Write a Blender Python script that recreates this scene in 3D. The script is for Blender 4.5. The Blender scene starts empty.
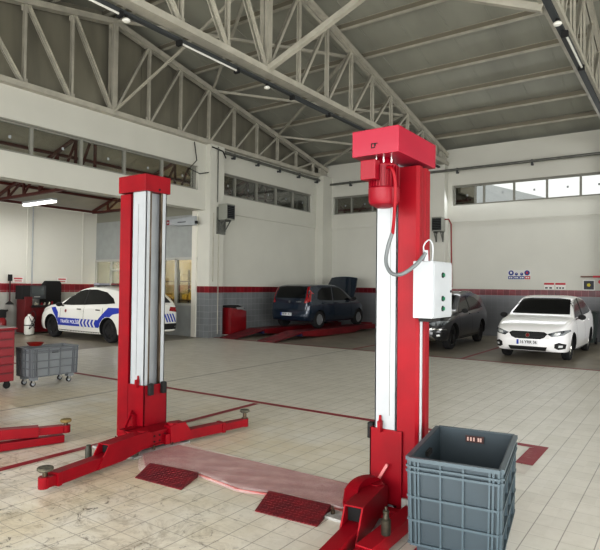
import bpy, bmesh, math, random
from mathutils import Vector, Matrix, Euler
from mathutils.bvhtree import BVHTree
from mathutils.geometry import delaunay_2d_cdt
random.seed(7)
PI = math.pi
COL = bpy.context.scene.collection

# ------------------------------------------------------------------ materials
def lin(c):
    return tuple((x/12.92 if x <= 0.04045 else ((x+0.055)/1.055)**2.4) for x in [v/255.0 for v in c])
MATS = {}
def mat(name, rgb, rough=0.6, metal=0.0, var=0.0, scale=4.0, coat=0.0, bump=0.0, bscale=60.0, emit=None, spec=0.5, rgb2=None, stretch=None):
    if name in MATS: return MATS[name]
    m = bpy.data.materials.new(name); m.use_nodes = True
    nt = m.node_tree; n = nt.nodes; b = n['Principled BSDF']
    c = lin(rgb) + (1,)
    b.inputs['Base Color'].default_value = c
    b.inputs['Roughness'].default_value = rough
    b.inputs['Metallic'].default_value = metal
    b.inputs['Coat Weight'].default_value = coat
    b.inputs['Coat Roughness'].default_value = 0.05
    b.inputs['Specular IOR Level'].default_value = spec
    tc = n.new('ShaderNodeTexCoord')
    src = tc.outputs['Object']
    if stretch:
        mp = n.new('ShaderNodeMapping'); mp.inputs['Scale'].default_value = stretch
        nt.links.new(src, mp.inputs['Vector']); src = mp.outputs['Vector']
    if var > 0 or rgb2:
        no = n.new('ShaderNodeTexNoise'); no.inputs['Scale'].default_value = scale; no.inputs['Detail'].default_value = 5
        nt.links.new(src, no.inputs['Vector'])
        cr = n.new('ShaderNodeValToRGB')
        cr.color_ramp.elements[0].position = 0.35; cr.color_ramp.elements[1].position = 0.68
        d = rgb2 if rgb2 else tuple(v*(1-var) for v in rgb)
        cr.color_ramp.elements[0].color = lin(d) + (1,); cr.color_ramp.elements[1].color = c
        nt.links.new(no.outputs['Fac'], cr.inputs['Fac']); nt.links.new(cr.outputs['Color'], b.inputs['Base Color'])
    if bump > 0:
        nb = n.new('ShaderNodeTexNoise'); nb.inputs['Scale'].default_value = bscale
        nt.links.new(src, nb.inputs['Vector'])
        bp = n.new('ShaderNodeBump'); bp.inputs['Strength'].default_value = bump; bp.inputs['Distance'].default_value = 0.01
        nt.links.new(nb.outputs['Fac'], bp.inputs['Height']); nt.links.new(bp.outputs['Normal'], b.inputs['Normal'])
    if emit:
        b.inputs['Emission Color'].default_value = lin(rgb)+(1,); b.inputs['Emission Strength'].default_value = emit
    MATS[name] = m
    return m

def N(nt, t, **kw):
    n = nt.nodes.new(t)
    for k, v in kw.items(): setattr(n, k, v)
    return n
def mathn(nt, op, a, b=None, c=None):
    n = N(nt, 'ShaderNodeMath', operation=op)
    for i, v in enumerate((a, b, c)):
        if v is None: continue
        if isinstance(v, (int, float)): n.inputs[i].default_value = v
        else: nt.links.new(v, n.inputs[i])
    return n.outputs[0]
def mixc(nt, f, a, b, blend='MIX'):
    n = N(nt, 'ShaderNodeMix', data_type='RGBA', blend_type=blend)
    for i, v in ((0, f), (6, a), (7, b)):
        if isinstance(v, (int, float)): n.inputs[i].default_value = v
        elif isinstance(v, tuple): n.inputs[i].default_value = v
        else: nt.links.new(v, n.inputs[i])
    return n.outputs[2]
def grid_line(nt, coord, step, width, off=0.0):
    """1 on joint lines of a grid, 0 elsewhere"""
    a = mathn(nt, 'ADD', coord, off + 1000*step)
    a = mathn(nt, 'MODULO', a, step)
    a = mathn(nt, 'SUBTRACT', a, step/2)
    a = mathn(nt, 'ABSOLUTE', a)
    return mathn(nt, 'GREATER_THAN', a, step/2 - width/2)

def wall_material(name, paint, tile=(126,130,132), band=(134,10,28), joint=1.0):
    m = bpy.data.materials.new(name); m.use_nodes = True; nt = m.node_tree; b = nt.nodes['Principled BSDF']
    g = N(nt, 'ShaderNodeNewGeometry'); s = N(nt, 'ShaderNodeSeparateXYZ'); nt.links.new(g.outputs['Position'], s.inputs[0])
    sn = N(nt, 'ShaderNodeSeparateXYZ'); nt.links.new(g.outputs['True Normal'], sn.inputs[0])
    ax = mathn(nt, 'GREATER_THAN', mathn(nt, 'ABSOLUTE', sn.outputs[0]), 0.5)
    u = mathn(nt, 'ADD', mathn(nt, 'MULTIPLY', s.outputs[1], ax), mathn(nt, 'MULTIPLY', s.outputs[0], mathn(nt, 'SUBTRACT', 1.0, ax)))
    z = s.outputs[2]
    jl = mathn(nt, 'MAXIMUM', grid_line(nt, u, 0.2, 0.012), grid_line(nt, z, 0.2, 0.012))
    no = N(nt, 'ShaderNodeTexNoise'); no.inputs['Scale'].default_value = 1.2; no.inputs['Detail'].default_value = 4
    nt.links.new(g.outputs['Position'], no.inputs['Vector'])
    pc = mixc(nt, mathn(nt, 'MULTIPLY', no.outputs['Fac'], 0.35), lin(paint)+(1,), lin(tuple(v*0.86 for v in paint))+(1,))
    # each tile slightly different
    tx = mathn(nt, 'FLOOR', mathn(nt, 'DIVIDE', u, 0.2)); tz = mathn(nt, 'FLOOR', mathn(nt, 'DIVIDE', z, 0.2))
    cv = N(nt, 'ShaderNodeCombineXYZ'); nt.links.new(tx, cv.inputs[0]); nt.links.new(tz, cv.inputs[1])
    wn = N(nt, 'ShaderNodeTexWhiteNoise'); nt.links.new(cv.outputs[0], wn.inputs[0])
    t1 = mixc(nt, wn.outputs[0], lin(tile)+(1,), lin(tuple(v*(1-.08*joint) for v in tile))+(1,))
    t1 = mixc(nt, mathn(nt, 'MULTIPLY', jl, joint), t1, lin((150,152,152))+(1,))
    t2 = mixc(nt, wn.outputs[0], lin(band)+(1,), lin(tuple(v*0.75 for v in band))+(1,))
    t2 = mixc(nt, jl, t2, lin((150,80,85))+(1,))
    isb = mathn(nt, 'GREATER_THAN', z, 1.40); isp = mathn(nt, 'GREATER_THAN', z, 1.60)
    c = mixc(nt, isb, t1, t2); c = mixc(nt, isp, c, pc)
    nt.links.new(c, b.inputs['Base Color'])
    r = mathn(nt, 'ADD', 0.3, mathn(nt, 'MULTIPLY', isp, 0.35)); nt.links.new(r, b.inputs['Roughness'])
    MATS[name] = m
    return m

def floor_material():
    m = bpy.data.materials.new('tiled floor'); m.use_nodes = True; nt = m.node_tree; b = nt.nodes['Principled BSDF']
    g = N(nt, 'ShaderNodeNewGeometry'); s = N(nt, 'ShaderNodeSeparateXYZ'); nt.links.new(g.outputs['Position'], s.inputs[0])
    X, Y = s.outputs[0], s.outputs[1]
    P = g.outputs['Position']
    jx = grid_line(nt, X, 0.2, 0.007, 0.1)
    jy = mathn(nt, 'MULTIPLY', grid_line(nt, Y, 0.2, 0.006, 0.03), mathn(nt, 'ADD', .42, mathn(nt, 'MULTIPLY', mathn(nt, 'LESS_THAN', X, -1.7), .38)))
    jl = mathn(nt, 'MAXIMUM', jx, jy)
    def noise(sc, det=5, rough=0.6, vec=None, dist=0.0):
        n = N(nt, 'ShaderNodeTexNoise'); n.inputs['Scale'].default_value = sc; n.inputs['Detail'].default_value = det
        n.inputs['Roughness'].default_value = rough; n.inputs['Distortion'].default_value = dist
        nt.links.new(vec if vec else P, n.inputs['Vector']); return n.outputs['Fac']
    def ramp(v, a, b2):
        n = N(nt, 'ShaderNodeMapRange'); n.inputs[1].default_value = a; n.inputs[2].default_value = b2
        nt.links.new(v, n.inputs[0]); return n.outputs[0]
    tx = mathn(nt, 'FLOOR', mathn(nt, 'DIVIDE', X, 0.2)); ty = mathn(nt, 'FLOOR', mathn(nt, 'DIVIDE', Y, 0.2))
    cv = N(nt, 'ShaderNodeCombineXYZ'); nt.links.new(tx, cv.inputs[0]); nt.links.new(ty, cv.inputs[1])
    wn = N(nt, 'ShaderNodeTexWhiteNoise'); nt.links.new(cv.outputs[0], wn.inputs[0])
    base = mixc(nt, wn.outputs[0], lin((216,213,204))+(1,), lin((207,204,194))+(1,))
    base = mixc(nt, mathn(nt, 'MULTIPLY', ramp(noise(9, 6, .7), .45, .75), 0.25), base, lin((176,170,156))+(1,))
    # yellowish worn area in the foreground left, around the lift and out to the crate
    da = mathn(nt, 'MULTIPLY', ramp(Y, 6.3, 4.6), ramp(X, -1.3, -3.6))
    da = mathn(nt, 'MULTIPLY', da, ramp(noise(1.1, 4), .34, .58))
    base = mixc(nt, mathn(nt, 'MULTIPLY', da, 0.5), base, lin((196,180,142))+(1,))
    # worn pale scuffs
    mp = N(nt, 'ShaderNodeMapping'); mp.inputs['Rotation'].default_value = (0, 0, 0.9); mp.inputs['Scale'].default_value = (0.6, 3.0, 1); nt.links.new(P, mp.inputs['Vector'])
    sc = mathn(nt, 'MULTIPLY', ramp(noise(3.2, 8, .75, mp.outputs[0], .5), .52, .66), da)
    base = mixc(nt, mathn(nt, 'MULTIPLY', sc, 0.75), base, lin((222,216,202))+(1,))
    # oil and dirt specks
    near = mathn(nt, 'MULTIPLY', ramp(Y, 3.6, 2.4), ramp(X, -1.7, -2.8))
    sp = mathn(nt, 'MULTIPLY', ramp(noise(7.5, 9, .8, None, 1.2), .56, .64), near)
    base = mixc(nt, mathn(nt, 'MULTIPLY', sp, 0.95), base, lin((38,34,30))+(1,))
    d2 = mathn(nt, 'MULTIPLY', ramp(noise(3.0, 9, .8, None, 2.0), .48, .62), near)
    base = mixc(nt, mathn(nt, 'MULTIPLY', d2, 0.5), base, lin((112,98,72))+(1,))
    base = mixc(nt, mathn(nt, 'MULTIPLY', jl, 0.6), base, lin((92,84,72))+(1,))
    # smooth concrete parking strip behind the far painted line and in the annex
    far = mathn(nt, 'MAXIMUM', mathn(nt, 'GREATER_THAN', Y, 12.62), mathn(nt, 'LESS_THAN', X, -12.45))
    conc = mixc(nt, ramp(noise(1.3, 6), .3, .7), lin((128,121,108))+(1,), lin((150,143,128))+(1,))
    base = mixc(nt, far, base, conc)
    seam = mathn(nt, 'MULTIPLY', mathn(nt, 'LESS_THAN', mathn(nt, 'ABSOLUTE', mathn(nt, 'ADD', X, 7.25)), 0.018), mathn(nt, 'LESS_THAN', Y, 12.6))
    base = mixc(nt, mathn(nt, 'MULTIPLY', seam, 0.7), base, lin((70,65,56))+(1,))
    nt.links.new(base, b.inputs['Base Color'])
    rr = mathn(nt, 'ADD', 0.22, mathn(nt, 'MULTIPLY', noise(2.5, 5), 0.28)); nt.links.new(rr, b.inputs['Roughness'])
    b.inputs['Specular IOR Level'].default_value = 0.35
    bp = N(nt, 'ShaderNodeBump'); bp.inputs['Strength'].default_value = 0.25; bp.inputs['Distance'].default_value = 0.003; bp.invert = True
    nt.links.new(jl, bp.inputs['Height']); nt.links.new(bp.outputs[0], b.inputs['Normal'])
    MATS['tiled floor'] = m
    return m

def glass_material(name, tint=(220,228,225), refl=0.12, opaque=0.0):
    m = bpy.data.materials.new(name); m.use_nodes = True; nt = m.node_tree; nt.nodes.clear()
    o = N(nt, 'ShaderNodeOutputMaterial'); t = N(nt, 'ShaderNodeBsdfTransparent'); gl = N(nt, 'ShaderNodeBsdfGlossy'); mx = N(nt, 'ShaderNodeMixShader')
    t.inputs[0].default_value = lin(tint)+(1,); gl.inputs['Roughness'].default_value = 0.04
    lw = N(nt, 'ShaderNodeLayerWeight'); lw.inputs[0].default_value = 0.3
    f = mathn(nt, 'ADD', mathn(nt, 'MULTIPLY', lw.outputs['Fresnel'], 0.6), refl)
    nt.links.new(f, mx.inputs[0]); nt.links.new(t.outputs[0], mx.inputs[1]); nt.links.new(gl.outputs[0], mx.inputs[2]); nt.links.new(mx.outputs[0], o.inputs[0])
    MATS[name] = m
    return m

def worn_paint(name, rgb, under, amount=0.5, scale=6):
    m = bpy.data.materials.new(name); m.use_nodes = True; nt = m.node_tree; b = nt.nodes['Principled BSDF']
    g = N(nt, 'ShaderNodeNewGeometry')
    n = N(nt, 'ShaderNodeTexNoise'); n.inputs['Scale'].default_value = scale; n.inputs['Detail'].default_value = 8; n.inputs['Roughness'].default_value = .7
    nt.links.new(g.outputs['Position'], n.inputs['Vector'])
    mr = N(nt, 'ShaderNodeMapRange'); mr.inputs[1].default_value = 1-amount-.1; mr.inputs[2].default_value = 1-amount+.1; nt.links.new(n.outputs['Fac'], mr.inputs[0])
    nt.links.new(mixc(nt, mr.outputs[0], lin(rgb)+(1,), lin(under)+(1,)), b.inputs['Base Color']); b.inputs['Roughness'].default_value = .5
    MATS[name] = m
    return m

PAINT = (205,205,196)
M_WALL = wall_material('cream wall over grey tile', PAINT)
M_WALLB = wall_material('cream wall over plain grey dado', (205,205,197), tile=(122,124,128), band=(118,16,32), joint=.25)
M_BEAM = mat('cream beam paint', (198,197,186), .7, var=.08, scale=1.5)
M_PIL = mat('cream upper paint', (204,203,193), .7, var=.06, scale=1.5)
M_FLOOR = floor_material()
M_ROOF = mat('grey green roof sheet', (164,165,154), .55, var=.14, scale=.7, stretch=(1,.25,1))
M_GABLE = mat('grey green gable sheet', (140,137,122), .6, var=.14, scale=.9, stretch=(1,2,.3))
M_STEEL = mat('cream painted steel', (186,183,171), .5, var=.1, scale=3)
M_BROWN = mat('brown painted steel', (88,34,26), .5, var=.2, scale=4)
M_FRAME = mat('grey window frame', (140,140,132), .5)
M_RED = mat('red lift paint', (136,0,20), .45, var=.12, scale=3, coat=.03, spec=.22)
M_REDD = mat('dark red ramp paint', (118,14,28), .5, var=.35, scale=5)
M_WHITE = mat('white powder coat', (164,169,172), .4, var=.05, scale=5)
M_BLACK = mat('black rubber', (18,18,18), .75)
M_DARK = mat('dark interior', (7,7,8), .9)
M_CHROME = mat('bright steel', (190,190,186), .25, metal=1, var=.15, scale=12)
M_RAIL = mat('oiled guide rail', (120,108,92), .35, metal=.8, rgb2=(52,40,28), scale=5, stretch=(3,3,.5))
M_GREYP = mat('blue grey plastic', (44,57,64), .5, var=.08, scale=3)
M_GREYP2 = mat('mid grey plastic', (128,133,136), .5, var=.08, scale=3)
M_GREYD = mat('dark grey plastic', (58,62,64), .6)
M_LINE = worn_paint('worn red floor line', (140,26,42), (165,110,100), .36, 5)
M_GLASS = glass_material('window glass', (246,248,246), .05)
M_PANE2 = glass_material('office glass', (240,242,240), .02)
M_PANEL = mat('glossy white panel', (206,205,196), .09, bump=.3, bscale=5, spec=.4)
M_GREYPANEL = mat('light grey partition', (158,162,160), .5, var=.05)
M_GALV = mat('galvanised grey', (120,122,116), .45, metal=.5, var=.15, scale=6)

# ------------------------------------------------------------------ geometry helpers
class MB:
    def __init__(s): s.bm = bmesh.new(); s.mi = 0
    def _add(s, vs, fs, M=None):
        bv = [s.bm.verts.new(M @ Vector(v) if M else v) for v in vs]
        for f in fs:
            try:
                fc = s.bm.faces.new([bv[i] for i in f]); fc.material_index = s.mi
            except ValueError: pass
        return s
    def box(s, x0, x1, y0, y1, z0, z1, M=None):
        x0, x1 = sorted((x0, x1)); y0, y1 = sorted((y0, y1)); z0, z1 = sorted((z0, z1))
        vs = [(x0,y0,z0),(x1,y0,z0),(x1,y1,z0),(x0,y1,z0),(x0,y0,z1),(x1,y0,z1),(x1,y1,z1),(x0,y1,z1)]
        return s._add(vs, [(3,2,1,0),(4,5,6,7),(0,1,5,4),(1,2,6,5),(2,3,7,6),(3,0,4,7)], M)
    def beam(s, a, b, w, h, up=(0,0,1)):
        a, b = Vector(a), Vector(b); d = (b-a); L = d.length; d.normalize(); up = Vector(up)
        if abs(d.dot(up)) > .98: up = Vector((0,1,0))
        sx = d.cross(up).normalized(); uy = sx.cross(d).normalized()
        M = Matrix((sx, d, uy)).transposed().to_4x4(); M.translation = a
        return s.box(-w/2, w/2, 0, L, -h/2, h/2, M)
    def angle(s, a, b, w, t, flip=1, up=(0,0,1)):
        """L-section bar"""
        a, b = Vector(a), Vector(b); d = (b-a); L = d.length; d.normalize(); up = Vector(up)
        if abs(d.dot(up)) > .98: up = Vector((0,1,0))
        sx = d.cross(up).normalized(); uy = sx.cross(d).normalized()
        M = Matrix((sx, d, uy)).transposed().to_4x4(); M.translation = a
        s.box(-t/2, t/2, 0, L, -w/2, w/2, M); return s.box(0, flip*w*.8, 0, L, w/2-t, w/2, M)
    def cyl(s, a, b, r, r2=None, n=16, cap=True):
        a, b = Vector(a), Vector(b); r2 = r if r2 is None else r2; d = (b-a).normalized()
        up = Vector((0,0,1)) if abs(d.z) < .95 else Vector((1,0,0))
        x = d.cross(up).normalized(); y = d.cross(x)
        vs = []
        for c, rr in ((a, r), (b, r2)):
            for i in range(n):
                t = 2*PI*i/n; vs.append(c + x*math.cos(t)*rr + y*math.sin(t)*rr)
        fs = [(i, (i+1)%n, n+(i+1)%n, n+i) for i in range(n)]
        if cap: fs += [tuple(range(n-1,-1,-1)), tuple(range(n, 2*n))]
        return s._add(vs, fs)
    def tube(s, pts, r, n=10):
        pts = [Vector(p) for p in pts]; vs = []; prev = None
        for i, p in enumerate(pts):
            d = ((pts[min(i+1, len(pts)-1)] - pts[max(i-1, 0)])).normalized()
            if prev is None:
                up = Vector((0,0,1)) if abs(d.z) < .9 else Vector((1,0,0)); x = d.cross(up).normalized()
            else: x = (prev - d*prev.dot(d)).normalized()
            prev = x; y = d.cross(x)
            for k in range(n):
                t = 2*PI*k/n; vs.append(p + x*math.cos(t)*r + y*math.sin(t)*r)
        fs = [(i*n+k, i*n+(k+1)%n, (i+1)*n+(k+1)%n, (i+1)*n+k) for i in range(len(pts)-1) for k in range(n)]
        fs += [tuple(range(n-1,-1,-1)), tuple(range((len(pts)-1)*n, len(pts)*n))]
        return s._add(vs, fs)
    def lathe(s, prof, o=(0,0,0), axis='Z', n=32):
        """prof: (radius, height) pairs"""
        vs = []; o = Vector(o)
        for r, h in prof:
            for k in range(n):
                t = 2*PI*k/n; c, q = math.cos(t)*r, math.sin(t)*r
                vs.append(o + Vector({'Z': (c, q, h), 'Y': (c, h, q), 'X': (h, c, q)}[axis]))
        fs = [(i*n+k, i*n+(k+1)%n, (i+1)*n+(k+1)%n, (i+1)*n+k) for i in range(len(prof)-1) for k in range(n)]
        if prof[0][0] > 1e-4: fs.append(tuple(range(n-1,-1,-1)))
        if prof[-1][0] > 1e-4: fs.append(tuple(range((len(prof)-1)*n, len(prof)*n)))
        return s._add(vs, fs)
    def prism(s, poly, axis, a, b):
        """poly: 2-D points; axis X: (y,z), Y: (x,z), Z: (x,y); extruded from a to b"""
        f = {'X': lambda p, h: (h, p[0], p[1]), 'Y': lambda p, h: (p[0], h, p[1]), 'Z': lambda p, h: (p[0], p[1], h)}[axis]
        n = len(poly); vs = [f(p, a) for p in poly] + [f(p, b) for p in poly]
        return s._add(vs, [tuple(range(n-1,-1,-1)), tuple(range(n, 2*n))] + [(i, (i+1)%n, n+(i+1)%n, n+i) for i in range(n)])
    def build(s, name, m, parent=None, smooth=False, bevel=0.0, world=False, offset=None):
        bm = s.bm
        bmesh.ops.recalc_face_normals(bm, faces=bm.faces)
        if world and parent is not None:
            pm = parent.matrix_basis.copy(); q_ = parent.parent
            while q_ is not None: pm = q_.matrix_basis @ pm; q_ = q_.parent
            bm.transform(pm.inverted())
        if bevel > 0:
            es = [e for e in bm.edges if len(e.link_faces) == 2 and e.calc_face_angle(0) > .6]
            bmesh.ops.bevel(bm, geom=es, offset=bevel, segments=2, affect='EDGES', profile=.6, clamp_overlap=True)
        me = bpy.data.meshes.new(name); bm.to_mesh(me); bm.free()
        for mm in (m if isinstance(m, (list, tuple)) else [m]): me.materials.append(mm)
        if smooth:
            me.polygons.foreach_set('use_smooth', [True]*len(me.polygons))
            try: me.set_sharp_from_angle(angle=math.radians(38))
            except Exception: pass
        o = bpy.data.objects.new(name, me); COL.objects.link(o)
        if parent is not None: o.parent = parent
        return o

def tag(o, label=None, cat=None, group=None, kind=None):
    if label: o['label'] = label
    if cat: o['category'] = cat
    if group: o['group'] = group
    if kind: o['kind'] = kind
    return o
def empty(name, loc, rz=0.0, **kw):
    o = bpy.data.objects.new(name, None); COL.objects.link(o); o.empty_display_size = .1
    o.matrix_basis = Matrix.Translation(loc) @ Matrix.Rotation(rz, 4, 'Z')
    return tag(o, **kw)
def copy_tree(o, parent=None):
    c = o.copy(); COL.objects.link(c)
    if parent is not None: c.parent = parent
    for ch in list(o.children): copy_tree(ch, c)
    return c
def struct(name, mb, m, **kw):
    return tag(mb.build(name, m, **kw), kind='structure')
def text(name, body, size, m, parent, M, ext=.001):
    cu = bpy.data.curves.new(name, 'FONT'); cu.body = body; cu.size = size; cu.extrude = ext; cu.offset = size*.012; cu.align_x = 'CENTER'; cu.align_y = 'CENTER'
    cu.materials.append(m)
    t = bpy.data.objects.new(name, cu)
    me = bpy.data.meshes.new_from_object(t); bpy.data.objects.remove(t)
    if not me.materials: me.materials.append(m)
    o = bpy.data.objects.new(name, me); COL.objects.link(o); o.parent = parent; o.matrix_basis = M
    return o
def facing(loc, normal, up=(0,0,1)):
    z = Vector(normal).normalized(); y = Vector(up); y = (y - z*y.dot(z)).normalized(); x = y.cross(z)
    M = Matrix((x, y, z)).transposed().to_4x4(); M.translation = loc; return M

# ------------------------------------------------------------------ the room
XL, YB = -12.4, 19.4        # left wall plane, back wall plane
XR, YF = 6.6, -2.2
RIDGE_Y, RIDGE_Z, SL = 8.95, 8.62, 0.2  # added upward fill that lightens the roof, standing in for bounced daylight
def roof_z(y): return RIDGE_Z - SL*abs(y-RIDGE_Y)  # added fill lamp that brightens the annex and its roof

mb = MB(); mb.box(-18.3, XR+8, -14, YB+.3, -.12, 0)
struct('floor', mb, M_FLOOR)
mb = MB(); mb.box(-40, 40, YB+.3, 60, -.14, -.02); mb.box(-40, 40, -40, -14, -.14, -.02); mb.box(XR+8, 40, -14, YB+.3, -.14, -.02)
struct('ground_outside', mb, mat('outside paving', (190,188,180), .8, var=.1))

# left wall
mb = MB(); mb.box(XL-.35, XL, -2.2, 12.5, 5.30, 6.05).box(XL-.35, XL, 13.05, YB, 5.30, 6.05)
mb.box(XL-.35, XL, -2.2, 12.5, 3.98, 4.57).box(XL-.35, XL, 13.05, YB, 3.98, 4.57)
mb.box(XL-.35, XL-.05, 13.05, YB, 0, 3.98)
mb.box(XL-.35, XL, 12.13, 12.5, 4.57, 5.30); mb.box(XL-.35, XL, 18.42, 18.8, 4.57, 5.30)
mb.box(XL-.35, XL, -2.2, -1.8, 0, 6.05)
struct('wall_left', mb, M_WALL)
mb = MB(); mb.prism([(-2.2,6.05),(YB,6.05),(YB,roof_z(YB)+.25),(RIDGE_Y,RIDGE_Z+.25),(-2.2,roof_z(-2.2)+.25)], 'X', XL-.34, XL-.24)
for k in range(20):
    y = -2 + k*1.1; mb.box(XL-.24, XL-.232, y, y+.02, 6.05, roof_z(y)+.2)
struct('wall_left_gable', mb, M_GABLE)
# columns
mb = MB(); mb.box(XL-.33, XL+.2, 12.46, 13.08, 0, 6.05)
struct('column_left', mb, M_WALL)
mb = MB(); mb.box(XL-.25, XL+.33, 18.75, YB+.05, 0, 6.1)
struct('column_corner', mb, M_WALL)
mb = MB(); mb.box(-7.85, -7.15, 19.08, YB+.1, 0, 6.1)
struct('column_back', mb, M_WALLB)
mb = MB(); mb.box(-2.2, -1.5, 19.08, YB+.1, 0, 6.1).box(3.2, 3.9, 19.08, YB+.1, 0, 6.1)
struct('column_back_right', mb, M_WALLB)
# back wall
mb = MB()
for a, b in ((-12.76, -7.5), (-7.5, -1.85), (-1.85, XR)):
    mb.box(a, b, YB+.05, YB+.35, 0, 3.98); mb.box(a, b, YB, YB+.35, 3.98, 4.57); mb.box(a, b, YB, YB+.35, 5.30, 6.62)
for a, b in ((-12.4,-12.0),(-8.0,-6.98),(-2.0,-1.5)): mb.box(a, b, YB, YB+.35, 4.57, 5.30)
struct('wall_back', mb, M_WALLB)
# right end wall with open bay doors, front wall with open bay doors
mb = MB()
mb.box(XR, XR+.3, YF, YB+.35, 4.6, 9); 
for y in (YF, 3.2, 8.6, 14, YB-.3): mb.box(XR, XR+.3, y, y+.5, 0, 4.6)
struct('wall_right', mb, M_WALL)
mb = MB(); mb.box(XL-.3, XR+.3, YF-.3, YF, 4.9, 6.65)
for x in (-12.7, -7.6, -2.15, 3.2, XR-.2): mb.box(x, x+.5, YF-.3, YF, 0, 4.9)
struct('wall_front', mb, M_WALL)

# roof sheets
mb = MB()
e = .22
for sgn, ya, yb in ((1, RIDGE_Y, YB+.35), (-1, YF-.3, RIDGE_Y)):
    mb.prism([(ya, roof_z(ya)+e), (yb, roof_z(yb)+e), (yb, roof_z(yb)+e+.1), (ya, roof_z(ya)+e+.1)], 'X', XL-.35, XR+.3)
for k in range(19):      # sheet laps
    x = XL + .55 + k*1.0
    mb.prism([(RIDGE_Y, roof_z(RIDGE_Y)+e-.012), (YB, roof_z(YB)+e-.012), (YB, roof_z(YB)+e), (RIDGE_Y, roof_z(RIDGE_Y)+e)], 'X', x, x+.02)
struct('ceiling', mb, M_ROOF)

# purlins: C sections running across the trusses
pz = [RIDGE_Y + .15] + [RIDGE_Y - .15] + [RIDGE_Y + 1.3*k + .35 for k in range(1, 8)] + [RIDGE_Y - 1.3*k - .35 for k in range(1, 8)]
first = None
for y in pz:
    if first is None:
        mb = MB(); L0, L1 = XL-.2, XR
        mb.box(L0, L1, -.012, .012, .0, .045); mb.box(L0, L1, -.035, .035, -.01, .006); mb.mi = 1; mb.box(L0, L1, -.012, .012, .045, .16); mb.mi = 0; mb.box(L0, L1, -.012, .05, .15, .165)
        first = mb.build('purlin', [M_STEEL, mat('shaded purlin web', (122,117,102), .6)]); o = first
    else:
        o = first.copy(); COL.objects.link(o)
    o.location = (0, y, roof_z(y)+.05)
    tag(o, 'cream steel purlin running crosswise under the grey roof sheets', 'purlin', 'roof purlins')

# trusses
def make_truss(label, x):
    root = empty('roof_truss', (x, RIDGE_Y, 6.05), label=label, cat='roof truss', group='cream steel roof trusses')
    P = 1.18; H = RIDGE_Z - .06 - 6.05; n = 9
    mb = MB(); mb.box(-.11, -.01, -10.95, 10.6, 0, .12).box(.01, .11, -10.95, 10.6, 0, .12); mb.box(-.12, .12, -10.95, 10.6, -.012, .0)
    mb.build('bottom_chord', M_STEEL, root)
    tz = lambda y: H - SL*abs(y)
    for sg in (1, -1):
        mb = MB(); ye = sg*10.6
        mb.prism([(0, tz(0)-.13), (ye, tz(ye)-.13), (ye, tz(ye)), (0, tz(0))], 'X', -.10, -.01)
        mb.prism([(0, tz(0)-.13), (ye, tz(ye)-.13), (ye, tz(ye)), (0, tz(0))], 'X', .01, .10)
        mb.prism([(0, tz(0)-.0), (ye, tz(ye)-.0), (ye, tz(ye)+.012), (0, tz(0)+.012)], 'X', -.11, .11)
        mb.build('top_chord', M_STEEL, root)
    for k in range(-n, n+1):
        y = k*P
        w = .14 if k == 0 else .06
        if tz(y)-.13 < .2: continue
        mb = MB(); mb.box(-w*.8, -.01, y-w/2, y+w/2, .06, tz(y)-.06); mb.box(.01, w*.8, y-w/2, y+w/2, .06, tz(y)-.06)
        g = .14 if k == 0 else .09
        mb.box(-.008, .008, y-g, y+g, .02, .24); mb.box(-.008, .008, y-g, y+g, tz(y)-.28 , tz(y)-.04)
        mb.build('vertical', M_STEEL, root)
        if k != 0:
            sg = 1 if k > 0 else -1; yi = y - sg*P
            mb = MB()
            mb.angle((-.035, yi+sg*.05, .1), (-.035, y-sg*.04, tz(y)-.1), .065, .012, 1); mb.angle((.035, yi+sg*.05, .1), (.035, y-sg*.04, tz(y)-.1), .065, .012, -1)
            mb.build('diagonal', M_STEEL, root)
    # heel connection to the column
    mb = MB(); mb.box(-.06, .06, 9.9, 10.3, -.02, tz(10.1)-.02); mb.build('heel_plate', M_STEEL, root)
    return root
make_truss('cream truss standing flush against the grey gable wall above the long beam', XL+.06)
make_truss('cream truss passing overhead in mid-hall above the lift columns', -7.22)
make_truss('cream truss at the top right corner carrying a tube light', -1.78)

# roof bracing
def brace(a, b, w=.07, lab='thin cream cross brace in the roof between two trusses', grp='roof cross braces', nm='roof_brace'):
    a = Vector(a); b = Vector(b)
    mb = MB(); mb.beam(Vector((0,0,0)), b-a, w, w)
    o = mb.build(nm, M_STEEL); o.location = a; return tag(o, lab, 'roof brace', grp)
ys = [8.9, 12.7, 16.1, 19.1]
for i in range(3):
    for (ya, yb) in ((ys[i], ys[i+1]), (ys[i+1], ys[i])):
        brace((XL, ya, roof_z(ya)-.06), (-7.38, yb, roof_z(yb)-.06 - (.08 if yb > ya else 0)))
# ridge struts from the truss bottoms up to the ridge
def strut(a, b, lab, w=.11):
    brace(a, b, w, lab, 'heavy ridge struts', 'ridge_strut')
strut((-7.15, 8.95, 6.14), (-4.6, 8.95, 6.78+.35), 'heavy cream strut rising from the middle truss bottom towards the roof ridge')
strut((-4.6, 8.8, 7.13), (-1.85, 8.8, 8.3), 'heavy cream strut continuing up to the ridge of the top right truss')
strut((XL+.15, 8.95, 6.14), (-9.9, 8.95, 7.1), 'cream strut rising from the foot of the gable truss post', .05)
strut((-9.9, 8.95, 7.1), (-7.3, 8.95, 8.3), 'cream strut reaching the ridge of the middle truss', .05)
strut((-3.6, 9.1, 6.75), (-1.85, 9.1, 5.98), 'heavy cream strut dropping to the bottom of the top right truss')

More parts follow.
